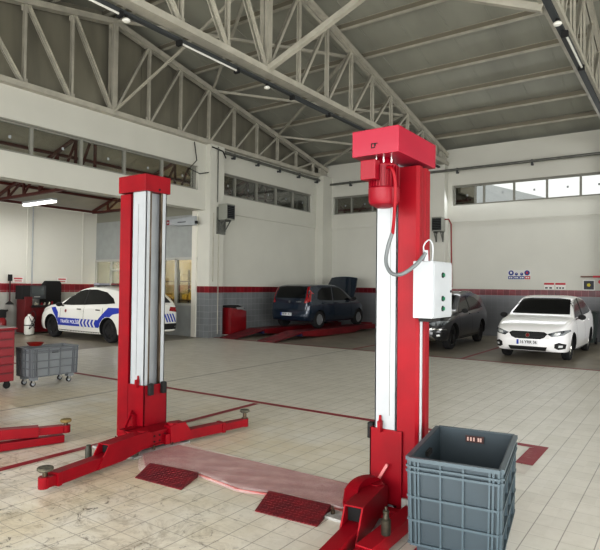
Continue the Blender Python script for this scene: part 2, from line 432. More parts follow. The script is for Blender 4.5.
# windows
def window_run(name, along, plane, marks, z0=4.57, z1=5.30, t=.06, opening=None):
    """marks: mullion positions; along 'Y' (left wall) or 'X' (back wall)"""
    fr = MB(); gl = MB()
    def bx(m, a0, a1, d0, d1, c0, c1):
        if along == 'Y': m.box(plane+d0, plane+d1, a0, a1, c0, c1)
        else: m.box(a0, a1, plane-d1, plane-d0, c0, c1)
    a0, a1 = marks[0], marks[-1]
    bx(fr, a0, a1, -.2, -.1, z0, z0+t); bx(fr, a0, a1, -.2, -.1, z1-t, z1)
    bx(fr, a0, a1, -.15, -.02, z1-.03, z1)
    for m_ in marks: bx(fr, m_-t/2, m_+t/2, -.2, -.09, z0, z1)
    bx(gl, a0, a1, -.155, -.150, z0+t, z1-t)
    f = struct(name, fr, M_FRAME, bevel=.004)
    g = gl.build('pane', M_GLASS); g.parent = f
    st = MB()
    for i in range(len(marks)-1):
        c = marks[i] + (marks[i+1]-marks[i])*.62
        if marks[i+1]-marks[i] > .5: bx(st, c-.03, c+.03, -.145, -.14, z0+.33, z0+.40)
    s_ = st.build('pane_sticker', M_WHITE); s_.parent = f
    return f
window_run('window_1', 'Y', XL, [-1.8+1.3*k-.0 for k in range(0)] + [1.7,3.0,4.3,5.6,6.9,8.19,9.49,10.8,12.1])
window_run('window_2', 'Y', XL, [13.1, 13.95, 15.1, 16.2, 17.28, 18.4])
window_run('window_3', 'X', YB, [-12.0, -11.2, -10.25, -9.3, -8.6, -8.0], .0+4.57)
window_run('window_4', 'X', YB, [-6.95, -6.2, -5.89, -4.88, -3.84, -2.84, -2.0])
window_run('window_5', 'X', YB, [-1.5, -.4, .7, 1.8, 3.1])

# floor markings
def floor_strip(name, pts, m=M_LINE, z=.002):
    mb = MB(); mb._add([(x, y, z) for x, y in pts], [tuple(range(len(pts)))]); return struct(name, mb, m)
def line(x0, y0, x1, y1, w=.07, z=.002):
    d = Vector((x1-x0, y1-y0)).normalized(); n = Vector((-d.y, d.x))*w/2
    floor_strip('trim_1', [(x0+n.x,y0+n.y),(x0-n.x,y0-n.y),(x1-n.x,y1-n.y),(x1+n.x,y1+n.y)], z=z)
line(-12.2, 5.95, -1.2, 6.18, .10)
line(-5.0, -1.5, -4.95, 6.02, .09, .0025)
floor_strip('trim_2', [(-1.36,5.5),(-1.2,5.5),(-1.2,6.2),(-1.36,6.1)], z=.003)
floor_strip('trim_2', [(-1.42,2.6),(-1.24,2.6),(-1.24,3.7),(-1.42,3.7)], z=.003)
floor_strip('trim_2', [(-1.36,5.2),(-1.2,5.2),(-1.2,5.48),(-1.36,5.48)], mat('white floor patch',(214,208,200),.5,var=.06), z=.003)
line(XL+.2, 12.72, XR, 12.64, .09, .0035)
line(-7.25, 12.8, -7.25, 18.9, .09, .004)
line(-4.33, 12.7, -4.33, 18.9, .09, .004)

# ------------------------------------------------------------------ annex on the left
XA = -18.0
mb = MB(); mb.box(XA-.15, XA, -6, YB, 0, 4.22)
o = struct('wall_annex', mb, M_PANEL)
mb = MB(); mb.box(XA, XA+.02, -6, 12.4, 1.34, 1.62); struct('trim_3', mb, wall_material('annex red tile band', (150,20,34), tile=(140,20,34), band=(140,20,34)))
mb = MB(); mb.box(XA, XA+.012, -6, 12.4, 0, 1.34); struct('trim_4', mb, mat('annex grey dado', (168,168,162), .35, var=.05))
mb = MB()
for y in (5.2, 7.3, 9.85, 11.9): mb.box(XA, XA+.03, y-.02, y+.02, 1.62, 4.22)
struct('trim_5', mb, M_PANEL)
# mono-pitch roof sheet
def az(x): return 4.36 + (x-XA)*.30
mb = MB(); mb.prism([(XA-.4, az(XA-.4)), (XL-.35, az(XL-.35)), (XL-.35, az(XL-.35)+.08), (XA-.4, az(XA-.4)+.08)], 'Y', -6, YB+.3)
struct('ceiling_annex', mb, mat('annex roof sheet', (182,178,164), .6, var=.12, scale=1))
mb = MB(); mb.box(XA, XL-.35, YB, YB+.2, 0, 6.4); struct('wall_annex_end', mb, M_PANEL)
mb = MB(); mb.box(XA-.1, XL-.34, -6.2, -6, 3.6, 6.4); struct('wall_annex_front', mb, M_PANEL)
# brown trusses across the annex
def annex_truss(y):
    root = empty('annex_truss', (XA, y, 4.25), label='brown mono-pitch truss spanning the low side bay', cat='roof truss', group='brown side bay trusses')
    W = XL-.36-XA
    mb = MB(); mb.beam((0,0,0), (W,0,0), .08, .08); mb.build('bottom_chord', M_BROWN, root)
    mb = MB(); mb.beam((0,0,.05), (W,0,az(XL-.36)-4.25-.08), .08, .08); mb.build('top_chord', M_BROWN, root)
    h = lambda x: .05 + x*.295
    for k in range(0, 7):
        x = W*k/6
        if k == 0: continue
        mb = MB(); mb.beam((x,0,0), (x,0,h(x)-.05), .06, .06, (0,1,0)); mb.build('vertical', M_BROWN, root)
        if k < 6:
            x2 = W*(k+1)/6; mb = MB(); mb.beam((x,0,.03), (x2,0,h(x2)-.08), .05, .05); mb.build('diagonal', M_BROWN, root)
    return root
for y in (1.4, 5.2, 8.75, 12.3, 15.9): annex_truss(y)
mb0 = None
for i, x in enumerate((XA+.06, XA+1.1, XA+2.2, XA+3.3, XA+4.4, XL-.45)):
    if mb0 is None:
        m_ = MB(); m_.box(-.03, .03, -6, 19.3, -.04, .04); mb0 = m_.build('annex_purlin', M_BROWN); o = mb0
    else: o = mb0.copy(); COL.objects.link(o)
    o.location = (x, 0, az(x)-.05 if x > XA+.2 else 4.27)
    tag(o, 'brown steel rail running lengthwise under the side bay roof', 'purlin', 'brown side bay rails')
# behind the back wall: lean-to seen through the dark panes
mb = MB(); mb.prism([(YB+.35, 6.3), (YB+2.1, 5.9), (YB+2.1, 6.0), (YB+.35, 6.4)], 'X', -14, -6.8); mb.box(-14, -6.8, YB+2.1, YB+2.2, 0, 6.0)
mb.box(-6.9, -6.8, YB+.36, YB+2.1, 5.1, 6.2)
struct('wall_leanto', mb, mat('leanto sheet', (112,106,90), .7))
for x in (-12.2, -10.6, -9.1, -7.6):
    root = empty('leanto_truss', (x, YB+1.9, 4.7), label='brown truss of the lean-to outside the dark back window', cat='roof truss', group='brown lean-to trusses')
    mb = MB(); mb.beam((-.7,0,.35), (.7,0,.35), .06, .06); mb.build('bottom_chord', M_BROWN, root)
    for k in (-1, 1):
        mb = MB(); mb.beam((0,0,-.2), (k*.6,0,.5), .05, .05); mb.build('diagonal', M_BROWN, root)
mb = MB(); mb.box(-13.9, -6.95, YB+1.6, YB+1.66, 4.95, 5.02); tag(mb.build('leanto_rail', M_BROWN), 'brown rail crossing outside the back clerestory window', 'purlin')

# office partition at the end of the annex
YP = 12.46
mb = MB()
mb.box(XA, XL-.33, YP, YP+.08, 2.5, 3.88)
mb.box(XA, XL-.33, YP, YP+.08, 0, 1.0)
struct('wall_partition', mb, M_GREYPANEL)
mb = MB(); mb.box(XA, XL-.33, YP+.01, YP+.07, 3.88, 4.24); struct('wall_partition_top', mb, mat('partition top panel', (136,136,124), .6))
mb = MB()
xs = [XA, -17.1, -16.2, -15.3, -14.4, -13.7, -12.85]
for x in xs: mb.box(x-.035, x+.035, YP-.02, YP+.1, .0 if x in (-16.2,-17.1) else 1.0, 2.5)
mb.box(XA, XL-.33, YP-.02, YP+.1, 2.44, 2.52); mb.box(XA, XL-.33, YP-.02, YP+.1, .97, 1.04); mb.box(-17.1,-16.2,YP-.02,YP+.1,2.1,2.16)
f = struct('window_6', mb, mat('partition frame', (176,176,170), .5))
mb = MB(); mb.box(XA, XL-.4, YP+.03, YP+.035, 1.0, 2.5); g = mb.build('pane', M_PANE2); g.parent = f
mb = MB(); mb.box(XL-.52, XL-.33, YP-.06, YP+.1, 0, 3.98); struct('door_frame', mb, mat('white door frame', (214,212,202), .5))
# office shelf with boxes
rk = empty('storage_rack', (-15.6, 14.6, 0), label='dark storage rack behind the office window', cat='rack')
mb = MB()
for x in (-1.5, 0, 1.5):
    for y in (-.25, .25): mb.box(x-.025, x+.025, y-.025, y+.025, 0, 2.2)
mb.build('upright', M_BLACK, rk)
for z in (.15, .55, 1.05, 1.75):
    mb = MB(); mb.box(-1.52, 1.52, -.27, .27, z, z+.03); mb.build('shelf', mat('dark shelf', (60,30,24), .6), rk)
YEL = mat('yellow carton', (200,165,60), .6, var=.2); CRM = mat('cream carton', (205,190,150), .7, var=.1); DRK = mat('dark carton', (40,42,50), .6)
bn = 0
for z, ms in ((1.083, (YEL, CRM, YEL, YEL)), (.583, (DRK, mat('brown carton', (92,50,34), .7), DRK)), (1.783, (CRM,))):
    x = -17.0
    while x < -14.4:
        w = random.uniform(.16, .3); h = random.uniform(.14, .3)
        m_ = ms[bn % len(ms)]
        if z < 1.5 or random.random() < .4:
            b_ = MB(); b_.box(0, w, -.15, .12, 0, h); b_.box(-.004, w+.004, -.154, .124, h-.05, h-.002)
            o = b_.build('storage_box', m_, bevel=.006); o.location = (x, 14.55, z+.001)
            nm = {1.083: 'yellow or cream carton on the upper shelf behind the office window', .583: 'dark carton on the lower shelf behind the office window', 1.783: 'cream carton on top of the rack behind the office window'}[z]
            tag(o, nm, 'box', 'cartons, shelf at %.2f m' % z)
        x += w + random.uniform(.03, .1); bn += 1
mb = MB(); mb.box(XA, XL-.35, 15.4, 15.5, 0, 4.2); struct('wall_office_back', mb, mat('warm office wall', (178,160,120), .8))

# ------------------------------------------------------------------ pipes, lamps, heaters
def pipe(pts, r, lab, m=M_GALV, nm='pipe', grp=None):
    p0 = Vector(pts[0]); mb = MB(); mb.tube([Vector(p)-p0 for p in pts], r)
    o = mb.build(nm, m, smooth=True); o.location = p0; return tag(o, lab, 'pipe', grp)
def rail(p0, p1, nb, lab):
    root = empty('wall_pipe', p0, label=lab, cat='pipe')
    d = Vector(p1)-Vector(p0); mb = MB(); mb.tube([(0,0,0), tuple(d)], .045, 12); mb.build('tube', M_GALV, root, smooth=True)
    nrm = Vector((-1,0,0)) if abs(d.y) > abs(d.x) else Vector((0,1,0))
    for k in range(nb):
        c = d*((k+.5)/nb); mb = MB(); mb.beam(c-Vector((0,0,.1)), c+nrm*.12-Vector((0,0,.1)), .05, .05); mb.box(c.x-.03,c.x+.03,c.y-.03,c.y+.03,c.z-.14,c.z+.05)
        mb.build('bracket', M_GREYD, root)
rail((XL+.14, 13.0, 5.92), (XL+.14, 19.2, 5.92), 5, 'long grey pipe clamped along the top of the left wall')
rail((-12.2, YB-.14, 5.8), (-7.9, YB-.14, 5.8), 2, 'grey pipe along the back wall between corner and column')
rail((-7.9, YB-.42, 5.78), (2.0, YB-.42, 5.78), 4, 'grey pipe above the bright back windows')
pipe([(XL+.24, 12.75, 6.0), (XL+.24, 12.75, 4.25)], .016, 'thin pipe running down the column above the heater', M_GALV)
pipe([(XL+.22, 12.6, 3.9), (XL+.22, 12.6, 1.75)], .014, 'thin cream conduit down the column, left of the pair', M_STEEL)
pipe([(XL+.22, 12.84, 3.6), (XL+.22, 12.84, .1)], .014, 'thin cream conduit down the column reaching the floor', M_STEEL)
pipe([(XL+.0, 13.16, 3.6), (XL+.0, 13.16, 1.35)], .02, 'dull red pipe down the wall beside the column', mat('dull red pipe', (140,60,58), .5))
pipe([(XL+.05, 11.9, 6.0), (XL+.06, 12.0, 5.45), (XL+.05, 11.7, 5.15), (XL+.1, 12.1, 5.05), (XL+.12, 12.45, 5.15)], .014, 'black cable looping on the beam beside the column', M_BLACK, 'cable')
pipe([(XL+.22, 12.5, 5.95), (XL+.25, 12.95, 5.9), (XL+.25, 13.1, 5.7)], .02, 'short black hose end at the top of the column', M_BLACK, 'cable')
def heater(loc, s, lab):
    root = empty('unit_heater', loc, label=lab, cat='heater', group='grey wall unit heaters')
    fx, fy = s; root.scale = (.82,.82,.9)
    mb = MB(); mb.box(-.22, .22, -.23, .23, 0, .55); mb.build('casing', mat('heater casing', (138,140,132), .5), root, bevel=.01)
    mb = MB()
    if fx: mb.box(.221, .225, -.2, .2, .04, .5)
    if fy: mb.box(-.2, .2, -.235, -.231, .04, .5)
    mb.build('grille', M_DARK, root)
    for k in range(7):
        z = .07 + k*.065; mb = MB()
        if fx: mb.box(.225, .25, -.19, .19, z, z+.018)
        if fy: mb.box(-.19, .19, -.26, -.235, z, z+.018)
        mb.build('louvre', M_GREYD, root)
    mb = MB()
    if fx:
        for y in (-.2, .1): mb.box(-.28, .1, y, y+.05, -.05, 0); mb.box(-.22, -.17, y, y+.05, -.4, 0); mb.beam((-.18, y+.025, -.35), (.08, y+.025, -.03), .03, .03)
        mb.box(-.28, -.22, -.28, .18, -.5, .45)
    else:
        for x in (-.2, .1):
            if x > 0: mb.build('bracket', M_GALV, root); mb = MB()
            mb.box(x, x+.05, -.1, .27, -.05, 0); mb.box(x, x+.05, .16, .22, -.4, 0); mb.beam((x+.025, .18, -.35), (x+.025, -.08, -.03), .03, .03)
    mb.build('bracket', M_GALV, root)
    return root
heater((XL+.42, 12.98, 3.70), (1, 0), 'grey unit heater on brackets high on the left column')
heater((-7.27, 18.83, 3.62), (0, 1), 'grey unit heater on the back column behind the control box')
pipe([(-7.15, 18.95, 4.05), (-6.95, 18.95, 4.05), (-6.95, 19.2, 3.9), (-6.95, 19.3, 1.65)], .025, 'red pipe beside the heater on the back column', mat('dull red pipe', (140,60,58), .5))

# services under the middle truss
def tube_lamp(x, y, z, lab, on=False, dark=False, L=1.5, along='Y'):
    root = empty('tube_light', (x, y, z), 0 if along == 'Y' else PI/2, label=lab, cat='tube light', group='tube lights under the trusses')
    mb = MB(); mb.box(-.05, .05, -L/2, L/2, 0, .05); mb.build('housing', M_GREYD, root, bevel=.006)
    mb = MB(); mb.cyl((.03, -L/2+.03, -.015), (.03, L/2-.03, -.015), .02, n=12)
    mb.build('tube', mat('lit tube', (255,250,240), .3, emit=9) if on else M_GREYD if dark else mat('unlit tube', (214,214,208), .25), root, smooth=True)
    for s_ in (-1, 1):
        mb = MB(); mb.box(-.035, .075, s_*(L/2)-.03, s_*(L/2)+.03, -.06, .03); mb.build('end_cap', M_BLACK, root)
    return root
mb = MB(); mb.box(-.045, .045, 0, 20.6, 0, .05); o = mb.build('cable_tray', M_GREYD); o.location = (-7.33, -1.6, 5.915)
tag(o, 'dark cable tray hung along the bottom of the middle truss', 'cable tray')
tube_lamp(-7.28, 4.62, 5.86, 'unlit tube light under the middle truss, at the top left')
tube_lamp(-7.28, 7.35, 5.86, 'unlit tube light under the middle truss above the left lift column')
tube_lamp(-7.28, 10.7, 5.86, 'dark unlit tube light under the middle truss nearest the motor', dark=True)
mb = MB(); mb.box(-.05, .05, 0, 20.6, 0, .05); o = mb.build('cable_tray', M_GREYD); o.location = (-1.74, -1.6, 5.915)
tag(o, 'dark cable tray along the truss at the top right', 'cable tray')
tube_lamp(-1.70, 10.75, 5.86, 'unlit tube light on the top right truss', L=1.7)
def bell(x, y, z, lab):
    root = empty('ceiling_lamp', (x, y, z), label=lab, cat='lamp', group='round lamps under the trusses')
    mb = MB(); mb.lathe([(.03,0),(.035,-.05),(.05,-.06)], n=16); mb.build('base', M_BLACK, root, smooth=True)
    mb = MB(); mb.lathe([(.035,-.045),(.06,-.06),(.068,-.08),(.05,-.10),(.0,-.105)], n=20); mb.build('diffuser', mat('white dome', (235,235,228), .35), root, smooth=True)
bell(-7.30, 5.52, 5.90, 'round white lamp below the middle truss at the top left')
bell(-7.30, 9.1, 5.90, 'round white lamp below the middle truss near its post')
bell(-1.70, 9.4, 5.90, 'round white lamp on the top right truss')
for k in range(13):     # chord clamps
    pass
# annex lamp (lit)
root = empty('tube_light', (-15.75, 8.95, 4.0), PI/2, label='lit white tube light hanging in the low side bay', cat='tube light')
mb = MB(); mb.box(-.09, .09, -.8, .8, .03, .09); mb.build('housing', M_WHITE, root)
mb = MB(); mb.box(-.085, .085, -.79, .79, -.03, .03); mb.build('diffuser', mat('lit diffuser', (255,252,245), .4, emit=4), root, bevel=.02)
# sign box bolted across the office corner
root = empty('sign_box', (-13.25, 12.25, 3.52), .03, label='white horizontal sign box with a red emblem above the office window', cat='sign')
mb = MB(); mb.prism([(-.62,.03),(.62,-.02),(.62,.27),(-.62,.2)], 'Y', -.06, .06); mb.build('casing', M_WHITE, root, bevel=.008)
mb = MB(); mb.box(-.6, -.48, -.066, -.061, .04, .19); mb.build('emblem', M_RED, root)
mb = MB(); mb.lathe([(0,-.069),(.035,-.069),(.035,-.066),(0,-.066)], (-.54,0,.115), 'Y', 12); mb.build('emblem_dot', M_WHITE, root)
mb = MB(); mb.box(-.1, .25, -.066, -.061, .09, .115); mb.build('lettering', M_GREYD, root)
mb = MB(); mb.box(.62, .68, -.04, .04, .03, .12); mb.build('bracket', M_BLACK, root)

# ------------------------------------------------------------------ two-post lift
def square_tube(mb, a, b, w, h, t=.008, open_a=False, up=(0,0,1)):
    mb.beam(a, b, w, h, up)
def arm(parent, p0, tip, s1, s3, w=.13, zt=.228, zb=.035, ht=.10):
    """p0: pivot (x,y); tip: end (x,y); s1: distance to the open end of the goose-neck; s3: where the outer tube ends"""
    p0 = Vector(p0); tip = Vector(tip); dv = tip-p0; L = dv.length; dv.normalize(); sd = Vector((dv.y, -dv.x))
    M = Matrix(((dv.x, sd.x, 0, p0.x), (dv.y, sd.y, 0, p0.y), (0, 0, 1, 0), (0, 0, 0, 1)))
    def fin(mb, nm, m, par, **k):
        mb.bm.transform(M); return mb.build(nm, m, par, world=True, **k)
    t = .011
    mb = MB(); prof = [(-.03,.09),(-.03,zt-.02),(.03,zt),(s1,zt),(s1+.13,zb+.005),(s1-.16,zb+.005)]
    mb.prism(prof, 'Y', -w/2, -w/2+t); mb.prism(prof, 'Y', w/2-t, w/2); mb.box(.0, s1, -w/2+t, w/2-t, zt-t, zt-.001); mb.box(-.03, -.03+t, -w/2+t, w/2-t, .09, zt-.02)
    mb.cyl((.03,0,.07), (.03,0,zt+.006), .05, n=20)
    a = fin(mb, 'arm', M_RED, parent)
    mb = MB(); mb.box(s1-.22, s3, -w/2+t+.001, w/2-t-.001, zb, zb+ht); mb.box(s3-.04, s3, -w/2+.002, w/2-.002, zb-.004, zb+ht+.004); fin(mb, 'arm_tube', M_RED, a, bevel=.003)
    mb = MB(); mb.box(.08, max(.1, s1-.035), -w/2+t+.001, w/2-t-.001, zb+ht+.002, zt-t-.002); fin(mb, 'hollow_shade', M_DARK, a)  # dark fill block stands for the shade inside the hollow neck
    mb = MB(); mb.box(s3-.05, L-.03, -w*.36, w*.36, zb+.008, zb+ht*.86); mb.cyl((L-.03,0,zb),(L-.03,0,zb+ht*.9),.042,n=20); fin(mb, 'arm_extension', M_RED, a, bevel=.002)
    return a
def pad(parent, p, r=.06, rubber=None):
    x, y, z = p
    mb = MB(); mb.cyl((x,y,z-.08), (x,y,z-.01), .02, n=14); mb.cyl((x,y,z-.1), (x,y,z-.07), .035, n=14); b = mb.build('pad_screw', M_RAIL, parent, smooth=True, world=True)
    mb = MB(); mb.lathe([(0,-.012),(r*.8,-.012),(r,-.002),(r,.014),(r*.9,.02),(0,.02)], (x,y,z), n=24); mb.build('pad', rubber or mat('worn rubber pad', (52,52,44), .8, rgb2=(95,92,78), scale=30), parent, smooth=True, world=True)

def lift_column(name, x_in, yc, s, label, ztop=2.62, gap=.235, co=.432, bd=.25):
    """s=+1: inner face looks towards +X; s=-1 towards -X"""
    X = lambda d: x_in - s*d          # d outward from the inner face
    root = empty(name, (X(.2), yc, 0), label=label, cat='lift', group='two-post lift columns')
    hd = .135
    W = dict(parent=root, world=True)
    mb = MB(); mb.box(X(-bd-.1), X(.30), yc-.52, yc+.2, 0, .02); mb.build('base_plate', mat('grey base plate', (176,176,172), .5, var=.3, scale=8), bevel=.004, **W)
    for dx, dy in ((-bd-.06,-.46),(-bd-.06,-.25),(-bd-.06,-.02),(.26,-.27)):
        mb = MB(); mb.cyl((X(dx),yc+dy,.022), (X(dx),yc+dy,.05), .016, n=6); mb.cyl((X(dx),yc+dy,.05), (X(dx),yc+dy,.07), .008, n=8); mb.build('anchor_bolt', M_RAIL, **W)
    # white post: C section open to the inside
    pw = min(.22, gap-.004)
    mb = MB(); mb.box(X(0), X(pw), yc-hd, yc-hd+.012, .02, ztop); mb.box(X(0), X(pw), yc+hd-.012, yc+hd, .02, ztop); mb.box(X(pw-.012), X(pw), yc-hd, yc+hd, .02, ztop)
    mb.box(X(0), X(.012), yc-hd, yc-hd+.05, .02, ztop); mb.box(X(0), X(.012), yc+hd-.05, yc+hd, .02, ztop)
    mb.box(X(.08), X(.09), yc-hd+.012, yc+hd-.012, .02, ztop)
    mb.build('post', M_WHITE, bevel=.002, **W)
    for sg in (-1, 1):
        mb = MB(); yy = yc+sg*(hd-.062); mb.box(X(.004), X(.03), yy-.012, yy+.012, .3, ztop-.02); mb.build('guide_rail', M_RAIL, **W)
    mb = MB(); mb.box(X(.06), X(.2), yc-hd-.003, yc-hd-.001, .7, ztop-.1) if False else None
    # slot line on the post side
    mb = MB(); mb.box(X(.12), X(.124), yc-hd-.002, yc-hd+.001, .7, ztop-.15); mb.build('post_seam', M_GALV, **W)
    # red outer cover
    mb = MB(); ci = co-.022; pr = [(gap,-.13),(gap,.13),(ci,.13),(ci,.06),(co,.045),(co,-.0),(ci,-.015),(ci,-.05),(co,-.065),(co,-.115),(ci,-.13)]
    mb.prism([(X(a), yc+b) for a, b in pr], 'Z', .02, ztop-.03); mb.build('outer_cover', M_RED, bevel=.002, **W)
    # carriage
    mb = MB(); mb.box(X(-.03), X(.228), yc-.152, yc-.138, .06, .60); mb.box(X(-.03), X(.228), yc+.138, yc+.152, .06, .60)
    mb.box(X(-.03), X(-.016), yc-.152, yc+.152, .08, .60)
    car = mb.build('carriage', M_RED, bevel=.003, **W)
    for sg in (-1, 1):
        mb = MB(); yy = yc+sg*.085; mb.box(X(-.075), X(-.03), yy-.026, yy+.026, .50, .62); b_ = mb.build('rubber_block', M_BLACK, car, bevel=.008, world=True)
    # safety latch lever
    mb = MB(); mb.box(X(.05), X(.075), yc-.19, yc-.152, .58, .66); mb.prism([(X(.045), .62),(X(.07), .62),(X(.065), .70),(X(.052), .70)], 'Y', yc-.165, yc-.152); mb.build('latch', M_RED, car, world=True)
    # bracket that carries the arms
    mb = MB(); mb.box(X(-bd), X(-.03), yc-.30, yc+.06, .05, .165); mb.box(X(-bd-.02), X(-.0), yc-.37, yc+.13, .165, .185); mb.box(X(-bd-.02), X(-.0), yc-.37, yc+.13, .04, .055)
    mb.box(X(-.03), X(.1), yc-.37, yc-.155, .05, .185)
    mb.build('arm_bracket', M_RED, bevel=.004, **W)
    bb = MB()
    for k in range(5):
        for zz in (.08, .135): bb.cyl((X(-bd), yc-.26+.065*k, zz), (X(-bd-.007), yc-.26+.065*k, zz), .009, n=8)
    bb.build('bracket_bolt', M_DARK, **W)
    return root, X, W

YC = 3.92
lift1, X1, W1 = lift_column('lift_column', -4.62, YC, 1, 'red and white lift column with plain cap, its open inner track facing right', 2.64, .262, .452)
mb = MB(); mb.box(-5.035, -4.60, YC-.17, YC+.17, 2.62, 2.795); mb.build('cap', M_RED, bevel=.004, **W1)
mb = MB(); mb.cyl((-4.60, YC+.02, 2.65), (-4.595, YC+.02, 2.65), .012, n=10); mb.build('cap_screw', M_DARK, **W1)
a = arm(lift1, (-4.34, YC-.34), (-4.16, 2.42), .52, 1.06); pad(a, (-4.165, 2.46, .178), .062)
a = arm(lift1, (-4.36, YC+.0), (-4.17, 4.90), .14, .66); pad(a, (-4.175, 4.87, .205), .055)
mb = MB(); mb.beam((-4.70,YC-.30,.18),(-4.74,YC-.18,.34),.014,.03); mb.box(-4.78,-4.70,YC-.20,YC-.155,.16,.30); mb.cyl((-4.74,YC-.21,.30),(-4.74,YC-.155,.30),.016,n=10); mb.build('lock_lever', M_RED, **W1)
mb = MB(); mb.lathe([(0,0),(.026,0),(.03,.02),(.03,.11),(.022,.13),(.022,.15),(0,.155)], (-4.57, 3.12, .0), n=16); 
o = mb.build('spare_adapter', mat('dark green adapter', (60,62,52), .6), smooth=True); tag(o, 'dark stubby pad adapter standing behind the front arm of the left lift', 'adapter')

lift2, X2, W2 = lift_column('lift_column', -1.935, 3.88, -1, 'tall red lift column with hanging motor and white control box', 2.56, .178, .34, .10)
YC2 = 3.88
mb = MB(); mb.box(-1.945, -1.59, YC2-.49, YC2+.17, 2.555, 2.735); mb.build('cap', mat('cap red with painted sheen', (146,24,48), .4, var=.05, coat=.05, spec=.3), bevel=.004, **W2)  # pink sheen of the lit cap is mixed into its red
# small black mark on the cap front
zc = 2.60; yf = YC2-.491
mb = MB(); cx = -1.795
for (a0, a1, b0, b1) in ((0,.006,0,.034),(0,.03,0,.006),(0,.02,.028,.034),(.022,.028,.0,.034),(.02,.05,.028,.034),(.03,.036,.012,.034)):
    mb.box(cx+a0, cx+a1, yf-.002, yf, zc+b0, zc+b1)
mb.build('cap_mark', M_BLACK, **W2)
# motor
mx, my = -1.765, 3.53
mt = None
mb = MB(); mb.lathe([(0,2.205),(.05,2.205),(.095,2.225),(.108,2.25),(.110,2.335),(.102,2.345)], (mx,my,0), n=32); mb.lathe([(.094,2.335),(.094,2.50),(.07,2.52),(.05,2.555),(0,2.555)], (mx,my,0), n=32)
mt = mb.build('motor', mat('motor red', (122,0,24), .42, coat=.03, spec=.3), smooth=True, **W2)
for k in range(28):
    t = 2*PI*k/28; c, q = math.cos(t), math.sin(t)
    mb = MB(); mb.beam((mx+c*.10, my+q*.10, 2.345), (mx+c*.10, my+q*.10, 2.49), .004, .016, up=(c, q, 0)); mb.build('cooling_fin', MATS['motor red'], mt, world=True)
mb = MB(); mb.box(mx-.10, mx+.015, my-.165, my-.09, 2.385, 2.52); mb.build('terminal_box', MATS['motor red'], mt, bevel=.006, world=True)
mb = MB(); mb.cyl((mx,my,2.206),(mx,my,2.212),.03,n=16); mb.build('shaft_cap', M_BLACK, mt, world=True)
for dx, dy in ((.03,-.07),(.07,-.03),(-.02,-.08)):
    mb = MB(); mb.cyl((mx+dx,my+dy,2.50),(mx+dx,my+dy,2.555),.007,n=8); mb.build('stud_bolt', M_CHROME, mt, world=True)
# hoses
def bez(p, n=24):
    p = [Vector(q) for q in p]; out = []
    for i in range(len(p)-1):
        a, b = p[i], p[i+1]; ta = (p[i+1]-p[max(i-1,0)])*.5; tb = (p[min(i+2,len(p)-1)]-p[i])*.5
        for k in range(n//2):
            t = k/(n//2); t2, t3 = t*t, t*t*t
            out.append(a*(2*t3-3*t2+1)+ta*(t3-2*t2+t)+b*(-2*t3+3*t2)+tb*(t3-t2))
    out.append(p[-1]); return out
mb = MB(); mb.tube(bez([(-1.70,3.45,2.47),(-1.655,3.43,2.45),(-1.64,3.45,2.35),(-1.66,3.48,2.15),(-1.69,3.52,2.02)]), .012, 12); mb.build('motor_cable', M_RED, mt, smooth=True, world=True)
mb = MB(); mb.tube(bez([(-1.69,3.52,2.03),(-1.725,3.52,1.93),(-1.73,3.50,1.82),(-1.68,3.48,1.745),(-1.60,3.47,1.735),(-1.52,3.50,1.79),(-1.475,3.55,1.86),(-1.465,3.56,1.885)]), .0135, 12)
mb.build('conduit_hose', mat('grey conduit', (92,97,98), .5), smooth=True, **W2)
mb = MB(); mb.tube(bez([(-1.475,3.62,1.83),(-1.48,3.56,1.92),(-1.45,3.58,1.97),(-1.43,3.6,1.93),(-1.44,3.62,1.83)]), .005, 8); mb.cyl((-1.47,3.58,1.83),(-1.47,3.57,1.9),.018,n=12); mb.build('white_wire', M_WHITE, smooth=True, **W2)
# control box on the outer face
cb = MB(); cb.box(-1.572, -1.43, 3.60, 3.97, 1.435, 1.83); cbo = cb.build('control_box', M_WHITE, bevel=.006, **W2)
mb = MB(); mb.box(-1.43, -1.424, 3.615, 3.955, 1.45, 1.815); mb.build('control_box_lid', M_WHITE, cbo, world=True)
mb = MB(); mb.box(-1.55, -1.45, 3.65, 3.8, 1.41, 1.437); mb.build('cable_gland', M_BLACK, cbo, world=True)
for zz in (1.735, 1.57, 1.50):
    mb = MB(); mb.cyl((-1.424,3.77,zz),(-1.418,3.77,zz),.019,n=20); b_ = mb.build('button_ring', M_BLACK, cbo, smooth=True, world=True)
    mb = MB(); mb.cyl((-1.418,3.77,zz),(-1.408,3.77,zz),.013,n=20); mb.build('push_button', mat('green button', (10,96,66), .35), cbo, smooth=True, world=True)
mb = MB(); mb.cyl((-1.426,3.93,1.62),(-1.418,3.93,1.62),.009,n=12); mb.build('box_lock', M_BLACK, cbo, world=True)
mb = MB(); mb.box(-1.60,-1.583,3.78,3.80,.3,1.43); mb.build('white_conduit', M_WHITE, **W2)
mb = MB(); mb.box(X2(.235),X2(.44),YC2-.165,YC2-.145,.02,.13); mb.build('foot_angle', mat('grey base plate', (176,176,172), .5), **W2)
